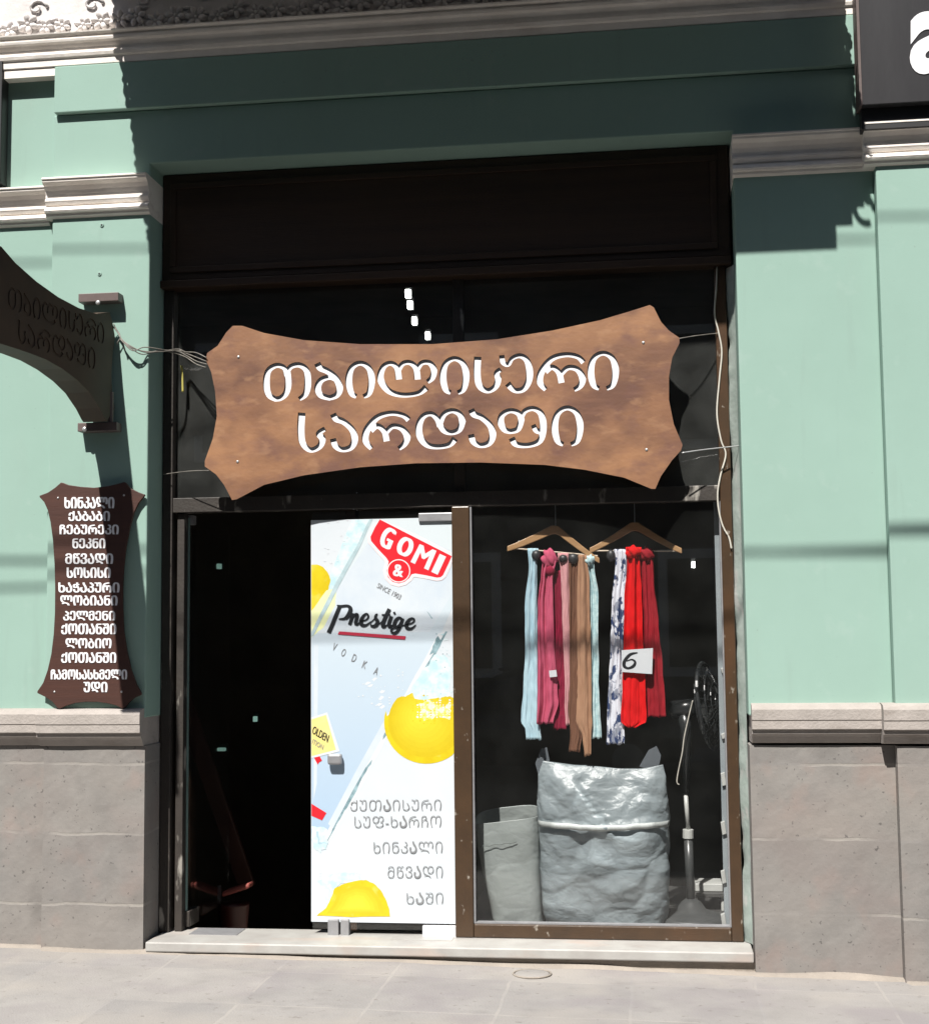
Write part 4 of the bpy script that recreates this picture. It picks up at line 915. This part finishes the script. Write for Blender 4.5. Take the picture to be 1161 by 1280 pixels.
for i in range(N_ + 1):
    X = lerp(-.985, .985, i / N_); _, l, r, dp = sack_rows(rowsA, 385); ys = -dp * (1 - abs(X) ** 2.6) ** (1 / 2.6) - .026 - .13 * (1 - (385 - 172) / 625)
    for k, yy in enumerate((369, 391)):
        px_ = q6(lerp(l, r, .5 + X / 2), yy + 12 * (1 - abs(X)) + 3 * noise.noise(Vector((X * 5, 2, 0)))); x, z = at(*px_, YS); vs.append((x, YS + ys + .008 * noise.noise(Vector((X * 4, 7, 1))), z))
zp.add(vs, [(2 * i, 2 * i + 2, 2 * i + 3, 2 * i + 1) for i in range(N_)]); zp.build('zip', mat('zip_tape', (.36, .385, .375), .5, (.28, .30, .295), 60), SA, True, solid=.003)
for (pts) in ([(330, 105), (352, 100), (362, 150), (345, 205), (322, 215), (308, 160)], [(700, 172), (735, 110), (765, 95), (782, 130), (775, 165), (740, 185)]):
    MB().prism([at(*q6(*p), YS) for p in pts], YS - .10, YS - .094).build('handle_loop', mat('loop_strap', (.10, .115, .13), .6), SA)
crumple(GREYB, 6, .04, .10, (1, 1, 1.6))
YB = .50
rowsB = [(390, 72, 318, .13), (430, 76, 322, .135), (560, 100, 326, .135), (700, 134, 330, .13), (770, 150, 334, .12), (797, 152, 336, .11)]
x, z = at(*q6(240, 797), YB)
SBG = thing('carrier_bag', 'smaller plain grey bag with an open top to the left of the silvery sack', 'bag', (x, YB, z))
fB = lambda X, t, Yn: (-14 * X - 14 - (34 if Yn > 0 else 0) * (Yn if Yn > 0 else 0)) * max(0, 1 - t * 3)
b_ = MB(); loft(b_, rowsB, YB, 8.1, .009, ex=3.6, fold=fB, close=False); b_.build('body', GREYB, SBG, True, solid=.004)
(a, z0), (c, z1) = at(*q6(95, 484), YB - .15), at(*q6(232, 468), YB - .15)
MB().tube([(lerp(a, c, i / 12), YB - .151 - .002 * sin(i), lerp(z0, z1, i / 12) + .003 * sin(i * 1.7)) for i in range(13)], .0022, 6).build('seam', mat('seam_thread', (.12, .14, .13), .7), SBG)

# ------------------------------------------------------------------ pedestal fan and slotted upright at the right of the window
YF = .58
def f6(cx, cy): return (820 + cx / 7.11, 820 + cy / 7.11)
def f7(cx, cy): return (820 + cx / 7.11, 1000 + cy / 7.11)
PLAST = mat('fan_plastic', (.06, .063, .063), .3, (.045, .048, .048), 6); DPL = mat('fan_dark_plastic', (.022, .024, .026), .25, (.018, .02, .02), 6); FANW = mat('fan_white_part', (.45, .46, .44), .4)
fx, fz0 = at(*f7(315, 1120), YF); fz0 = .056
F = thing('pedestal_fan', 'grey pedestal fan seen edge on, turned to the right beside the sack', 'fan', (fx, YF, fz0))
MB().lathe((fx, YF, fz0), [(.20, 0), (.205, .012), (.19, .03), (.12, .05), (.085, .06), (.055, .10), (.03, .12)], 32).build('base', PLAST, F, True)
ptop = at(*f7(262, -80), YF)
MB().tube([(fx, YF, fz0 + .1), (lerp(fx, at(*f7(285, 340), YF)[0], 1), YF, at(*f7(285, 340), YF)[1])], .024, 12).build('pole', PLAST, F, True)
cpt = [at(*f7(284, y), YF) for y in (345, 262, 250)]
MB().tube([(cpt[0][0], YF, cpt[0][1]), (cpt[1][0], YF, cpt[1][1])], .03, 14).build('collar', FANW, F, bevel=.003)
mtx, mtz = at(*f6(245, 470), YF)
MB().tube([(cpt[1][0], YF, cpt[1][1]), (at(*f7(262, -56), YF)[0], YF, at(*f7(262, -56), YF)[1])], .012, 10).build('upper_pole', FANW, F, True)
MB().tube([(at(*f7(262, -56), YF)[0], YF, at(*f7(262, -56), YF)[1]), (mtx + .01, YF, mtz - .12), (mtx, YF, mtz - .03)], [.018, .03, .04], 12).build('neck', DPL, F, True)
axd = Vector((.93, -.25, .12)).normalized(); uu = axd.cross(Vector((0, 0, 1))).normalized(); vv = axd.cross(uu)
MC = Vector((mtx, YF, mtz))
MB().tube([MC - axd * .075, MC - axd * .068, MC + axd * .06, MC + axd * .066], [.03, .05, .05, .04], 20).build('motor', DPL, F, True)
hc = MC + axd * .14; gr = MB()
for d, R in ((-.045, .10), (-.03, .17), (0, .235), (.03, .19), (.045, .12), (.055, .06)): gr.ring(hc + axd * d, R, .005 if R < .23 else .012, uu, vv, 40, 6)
for k in range(28):
    a = 2 * pi * k / 28; e = uu * cos(a) + vv * sin(a)
    gr.tube([hc - axd * .05 + e * .05, hc - axd * .04 + e * .13, hc + e * .235, hc + axd * .04 + e * .15, hc + axd * .056 + e * .05], .0026, 4)
gr.build('grille', DPL, F)
for k in range(3):
    a0 = 2 * pi * k / 3; bm_ = MB(); vs = []
    for i in range(7):
        for j in range(6):
            a = a0 + (i / 6 - .5) * 1.4; R = lerp(.04, .20, j / 5); e = uu * cos(a) + vv * sin(a); vs.append(hc + e * R + axd * ((i / 6 - .5) * .055))
    bm_.add(vs, [(i * 6 + j, i * 6 + j + 1, (i + 1) * 6 + j + 1, (i + 1) * 6 + j) for i in range(6) for j in range(5)]); bm_.build('blade', PLAST, F, True, solid=.003)
cdp = [f6(325, 395), f6(290, 540), f6(250, 720), f6(232, 860), f6(200, 1010), f6(184, 1120), f6(205, 1145)]
MB().tube([(at(p[0], p[1], YF - .06)[0], YF - .06, at(p[0], p[1], YF - .06)[1]) for p in smooth_poly(cdp, n=5)], .0035, 6).build('cord', CABLE, F, True)
# slotted upright with clips
YU = .36
(ua, _), (ub, _) = at(904, 900, YU), at(919.5, 900, YU)
UP = thing('shelf_upright', 'blue grey slotted metal upright with white clips inside the right edge of the window', 'shelf upright', ((ua + ub) / 2, YU, .056))
UPM = mat('upright_metal', (.30, .335, .345), .4, (.22, .25, .27), 4, 8, (.3, .7), .1, 40, stretch=(1, 1, .5))
MB().box(at(907, 1100, YU)[0] - .012, 1.43, YU, YU + .03, .057, 2.42).build('rail', UPM, UP, bevel=.003)
for py in (714, 741, 838, 920, 974, 1035, 1096, 1150):
    x, z = at(905, py, YU); MB().obox((x - .004, YU - .005, z), (.011, 0, .004), (0, .012, 0), (-.004, 0, .034 if py > 960 else .014)).build('clip', FANW, UP, bevel=.003)
# white boxes lying behind the fan
x0, z0 = at(*f7(348, 815), .9); x1, z1 = at(*f7(590, 750), .9)
bx = MB(); bx.box(x0, x1, .9, 1.1, z0, z1); o = bx.build('carton', FANW, bevel=.004); tag(o, 'flat white carton on a stool behind the fan base', 'carton')
sto = thing('stool', 'low dark stool under the flat white carton behind the fan', 'stool', ((x0 + x1) / 2, 1.0, .056))
MB().box(x0 - .04, x1 + .04, .87, 1.13, z0 - .028, z0 - .002).build('seat', PLATF, sto, bevel=.004)
for sx_ in (x0, x1 - .0):
    for sy_ in (.9, 1.1): MB().tube([(sx_, sy_, .056), (sx_, sy_, z0 - .028)], .012, 8).build('leg', FANW if sy_ < 1 else PLATF, sto)

# ------------------------------------------------------------------ things in the dark doorway
RW = mat('red_brown_wood', (.055, .02, .014), .5, (.04, .014, .01), 6, stretch=(1, 1, .3))
(a, z0), (c, z1) = at(236, 893, 1.35), at(308, 1105, 1.5)
pk = MB(); dv = Vector((c - a, .15, z1 - z0)); L_ = dv.length; dv.normalize(); nv = dv.cross(Vector((0, 1, 0))).normalized()
pk.obox(Vector(((a + c) / 2, 1.42, (z0 + z1) / 2)) - dv * .08, dv * (L_ / 2 + .1), nv * .055, Vector((0, .02, 0))); o = pk.build('handrail', RW, bevel=.006); tag(o, 'sloping red brown handrail going down inside the dark doorway', 'handrail')
(a, z0) = at(288, 1128, 1.05)
RBAG = mat('faded_red', (.30, .075, .06), .7, (.22, .05, .04), 8); rb = thing('bucket', 'small red bucket just inside the dark doorway', 'bucket', (a + .02, 1.05, -.2))
MB().lathe((a + .02, 1.05, -.199), [(.075, 0), (.085, .1), (.095, .22), (.1, .23)], 20).build('body', mat('bucket_dark_red', (.06, .012, .01), .5), rb, True)
MB().obox((a + .06, 1.0, .125), (.085, 0, .028), (0, .05, .0), (0, 0, .016)).build('cloth', RBAG, rb, bevel=.012)
MB().tube([(a - .06, 1.02, .02), (a - .06, 1.02, .14)], .012, 8).build('brush_handle', GREYMET, rb)
def glow_thing(px, py, Y, w, h, m, label, grp):
    x, z = at(px, py, Y); t = thing('lamp_or_reflection', label, 'lamp', (x, Y, z), grp)
    MB().box(x - w, x + w, Y - .02, Y + .02, z - h, z + h).build('diffuser', m, t, bevel=.003)
    MB().box(x - w - .006, x + w + .006, Y + .021, Y + .05, z - h - .006, z + h + .03).build('housing', BLACK, t)
for (px, py, Y), l in zip(((510, 367, 2.0), (512.5, 381, 2.4), (518, 401, 2.9), (534.5, 419.5, 3.4)), ('topmost', 'second from the top', 'third from the top', 'lowest')):
    glow_thing(px, py, Y, .017, .027, BRIGHT_GLOW, f'glowing reflection stand-in above the wooden sign, {l} of the row of four', 'reflection stand-ins seen through the transom')  # glowing boxes added in place of window reflections in the transom glass
for px, py, l, w in ((274, 708, 'small greenish lamp high in the dark doorway', .016), (319, 899, 'small greenish lamp halfway down the dark doorway', .013), (277, 937, 'faint row of tiny lamps low in the dark doorway', .03), (866.5, 706, 'single small white lamp right of the red scarves', .011)):
    glow_thing(px, py, 3.2, w, .012 if py > 900 else .02, BRIGHT_GLOW if px > 800 else DIMLAMP, l, 'small lamps deep inside the shop')

# ------------------------------------------------------------------ wires and cables
def wire(name, pts, Ys, r, m, label, cat, grp=None, n=6):
    P = smooth_poly([(p[0], p[1], y) for p, y in zip(pts, Ys)], n=6); mb = MB()
    mb.tube([(at(a, b, y)[0], y, at(a, b, y)[1]) for a, b, y in P], r, 6); o = mb.build(name, m, None, True); tag(o, label, cat, grp); return o
tw = MB()
for k in range(4):
    pts = [(258, 448 + 4 * k), (246, 441 + 5 * k), (233, 440 + 2 * k), (222, 436 + 2 * k), (200, 440 - k), (180, 440 - 2 * k + (6 if k == 2 else 0)), (165, 432 + 2 * k), (153, 425), (148, 414 + k), (141, 404 + 2 * k)]
    Ys = [.075, .1, .15, .17, .03, -.03, -.06, -.05, -.04, -.04]
    P = smooth_poly([(p[0] + random.uniform(-1, 1), p[1] + random.uniform(-1, 1), y) for p, y in zip(pts, Ys)], n=6)
    tw.tube([(at(a, b, y)[0], y, at(a, b, y)[1]) for a, b, y in P], .0032, 6)
tw.tube([(at(a, b, -.03)[0], -.03, at(a, b, -.03)[1]) for a, b in ((146, 430), (150, 423), (154, 430), (156, 438))], .004, 6)
o = tw.build('tie_wire', WIRE, None, True); tag(o, 'tangled tie wires from the left corner of the big wooden sign to the blade sign', 'wire', 'wires holding the big sign')
wire('tie_wire', [(849, 423), (870, 419.5), (900, 416)], [.085, .13, .23], .003, WIRE, 'single wire from the upper right corner of the big wooden sign to the frame', 'wire', 'wires holding the big sign')
wire('tie_wire', [(852, 566), (880, 562), (926, 557)], [.085, .12, .17], .0035, STEEL, 'wire from the lower right corner of the big wooden sign to the jamb', 'wire', 'wires holding the big sign')
wire('tie_wire', [(262, 588), (235, 589), (204, 593)], [.09, .13, .2], .0025, WIRE, 'thin wire from the lower left corner of the big wooden sign to the jamb', 'wire', 'wires holding the big sign')
wire('tube', [(227, 457), (228, 473), (228.5, 490)], [.225, .225, .225], .007, YELLOW, 'short yellow tube hanging beside the left end of the wooden sign', 'tube')
wire('power_cable', [(896, 333), (895, 360), (893, 392), (898, 415), (902, 440), (899, 475), (896, 517), (901, 550), (907, 568), (901, 592), (897, 615), (898, 636), (903, 657), (911, 672), (914, 686)], [.218] * 15, .0048, CABLE, 'white power cable snaking down the right window post', 'cable')
for k, (zl, zr, r) in enumerate(((3.80, 3.67, .0065), (2.115, 2.03, .0095), (1.985, 2.04, .0085))):
    d = 3.2; mb = MB(); P = []
    for i in range(41):
        x = lerp(-16, 16, i / 40); xw = x + .24 * d; s = (xw + 1.9) / 3.8; P.append((x, -d, lerp(zl, zr, s) + 1.45 * d + .0004 * (x * x)))
    mb.tube(P, r, 8); o = mb.build('overhead_cable', BLACKRUB); tag(o, ('highest', 'middle', 'lowest')[k] + ' of the three cables strung along the street in front of the facade', 'cable', 'overhead street cables')
# screw plugs in the wall
for px, py, l in ((127.5, 281, 'upper plastic wall plug under the left capital'), (124.5, 342, 'lower wall plug above the bracket of the blade sign')):
    x, z = at(px, py, 0); mb = MB(); mb.lathe((0, 0, 0), [(.012, 0), (.011, .004), (.005, .005)], 12); mb.v = [(x + a, -.001 - c, z + b) for a, b, c in mb.v]
    t = thing('wall_plug', l, 'wall plug', (x, 0, z), 'plugs in the green wall'); mb.build('collar', MINT, t)
    MB().blob((x, -.006, z), (.0055, .003, .0055), 8, 5).build('screw', BLACK, t)
# ------------------------------------------------------------------ the other side of the street (unseen, for reflections; tall to cut skylight)
OB = thing('building', 'plain grey house across the street, behind the viewer', 'building', (0, -14.8, -.1))
OW = mat('dull_render', (.10, .095, .09), .9, (.075, .07, .066), 2)
MB().box(-24, 24, -15.4, -14.8, -.6, 18).build('wall', OW, OB)
for i in range(12):
    for z in (1.0, 4.6, 8.0, 11.4, 14.8):
        x = -21 + i * 3.8; w_ = MB().box(x - .65, x + .65, -14.8, -14.72, z, z + 2.0).build('window', CORN, OB); MB().box(x - .5, x + .5, -14.719, -14.70, z + .15, z + 1.85).build('pane', DPL, w_)

# round cap set in the pavement before the step
x, z = at(665, 1218, -.12); yc = -.13
# (found by following the view ray down to the pavement)
d = FW * FPX + RX * (665 - 580.5) - UY * (1218 - 640); t_ = (gz(.35) - CAM.z) / d.z; pc_ = CAM + d * t_
CP = thing('pavement_cap', 'small round cement cap in the pavement before the display window', 'cover', (pc_.x, pc_.y, gz(pc_.x)))
MB().lathe((pc_.x, pc_.y, gz(pc_.x) - .01), [(.088, 0), (.088, .013), (.082, .016), (.03, .017)], 28).build('cap', PAVE, CP, True)
MB().ring((pc_.x, pc_.y, gz(pc_.x) + .003), .095, .005, (1, 0, 0), (0, 1, 0), 28, 6).build('rim', MORTAR, CP, True)
# parked car on the far side of the street: seen only as a dark reflection in the glass
CARP = mat('car_paint', (.018, .02, .024), .18, (.016, .018, .022), 3, coat=.6); CY = -10.6; CX = -.6; G0 = gz(0) - .12
CAR = thing('parked_car', 'dark parked car across the street, behind the viewer', 'car', (CX, CY, G0))
def carloft(name, secs, m, parent, half):
    """cross sections along the car: (x, z bottom, z top, half width at bottom, at top)"""
    mb = MB(); vs = []; n = 16
    for x, zb2, zt2, wb, wt in secs:
        for k in range(n):
            a = 2 * pi * k / n; ca, sa = cos(a), sin(a); u = abs(ca) ** .45 * (1 if ca > 0 else -1); v = abs(sa) ** .45 * (1 if sa > 0 else -1); t = (v + 1) / 2
            vs.append((CX + x, CY + u * lerp(wb, wt, t), G0 + lerp(zb2, zt2, t)))
    N_ = len(secs); mb.add(vs, [(i * n + k, i * n + (k + 1) % n, (i + 1) * n + (k + 1) % n, (i + 1) * n + k) for i in range(N_ - 1) for k in range(n)] + [tuple(range(n)), tuple((N_ - 1) * n + k for k in range(n - 1, -1, -1))])
    return mb.build(name, m, parent, True)
cb_ = carloft('body', [(-2.15, .42, .62, .62, .60), (-2.08, .28, .74, .76, .72), (-1.5, .22, .86, .84, .78), (-.9, .2, .92, .86, .8), (0, .2, .94, .87, .82), (1.2, .2, .95, .87, .8), (1.9, .24, .94, .83, .76), (2.12, .34, .86, .72, .68)], CARP, CAR, 0)
ch_ = carloft('cabin', [(-1.0, .86, .93, .74, .70), (-.35, .86, 1.34, .76, .60), (.0, .86, 1.42, .77, .6), (.7, .86, 1.42, .77, .6), (1.25, .86, 1.3, .76, .58), (1.8, .86, .96, .72, .64)], DPL, CAR, 0)
MB().box(CX - .3, CX + 1.15, CY - .56, CY + .56, G0 + 1.40, G0 + 1.435).build('roof', CARP, CAR, bevel=.03)
for wx in (-1.35, 1.32):
    for s_ in (-1, 1):
        w_ = MB(); w_.tube([(CX + wx, CY + s_ * .70, G0 + .31), (CX + wx, CY + s_ * .875, G0 + .31)], .31, 24); wo = w_.build('wheel', BLACKRUB, CAR); r_ = MB(); r_.tube([(CX + wx, CY + s_ * .872, G0 + .31), (CX + wx, CY + s_ * .885, G0 + .31)], .2, 20); r_.build('rim', STEEL, wo)
for s_ in (-1, 1):
    MB().obox((CX - 2.07, CY + s_ * .55, G0 + .62), (.05, 0, 0), (0, .14, 0), (0, 0, .06)).build('headlight', STEEL, CAR, bevel=.02)
    MB().obox((CX - .62, CY + s_ * .92, G0 + .98), (.07, 0, 0), (0, .09, 0), (0, 0, .06)).build('mirror', CARP, CAR, bevel=.025)
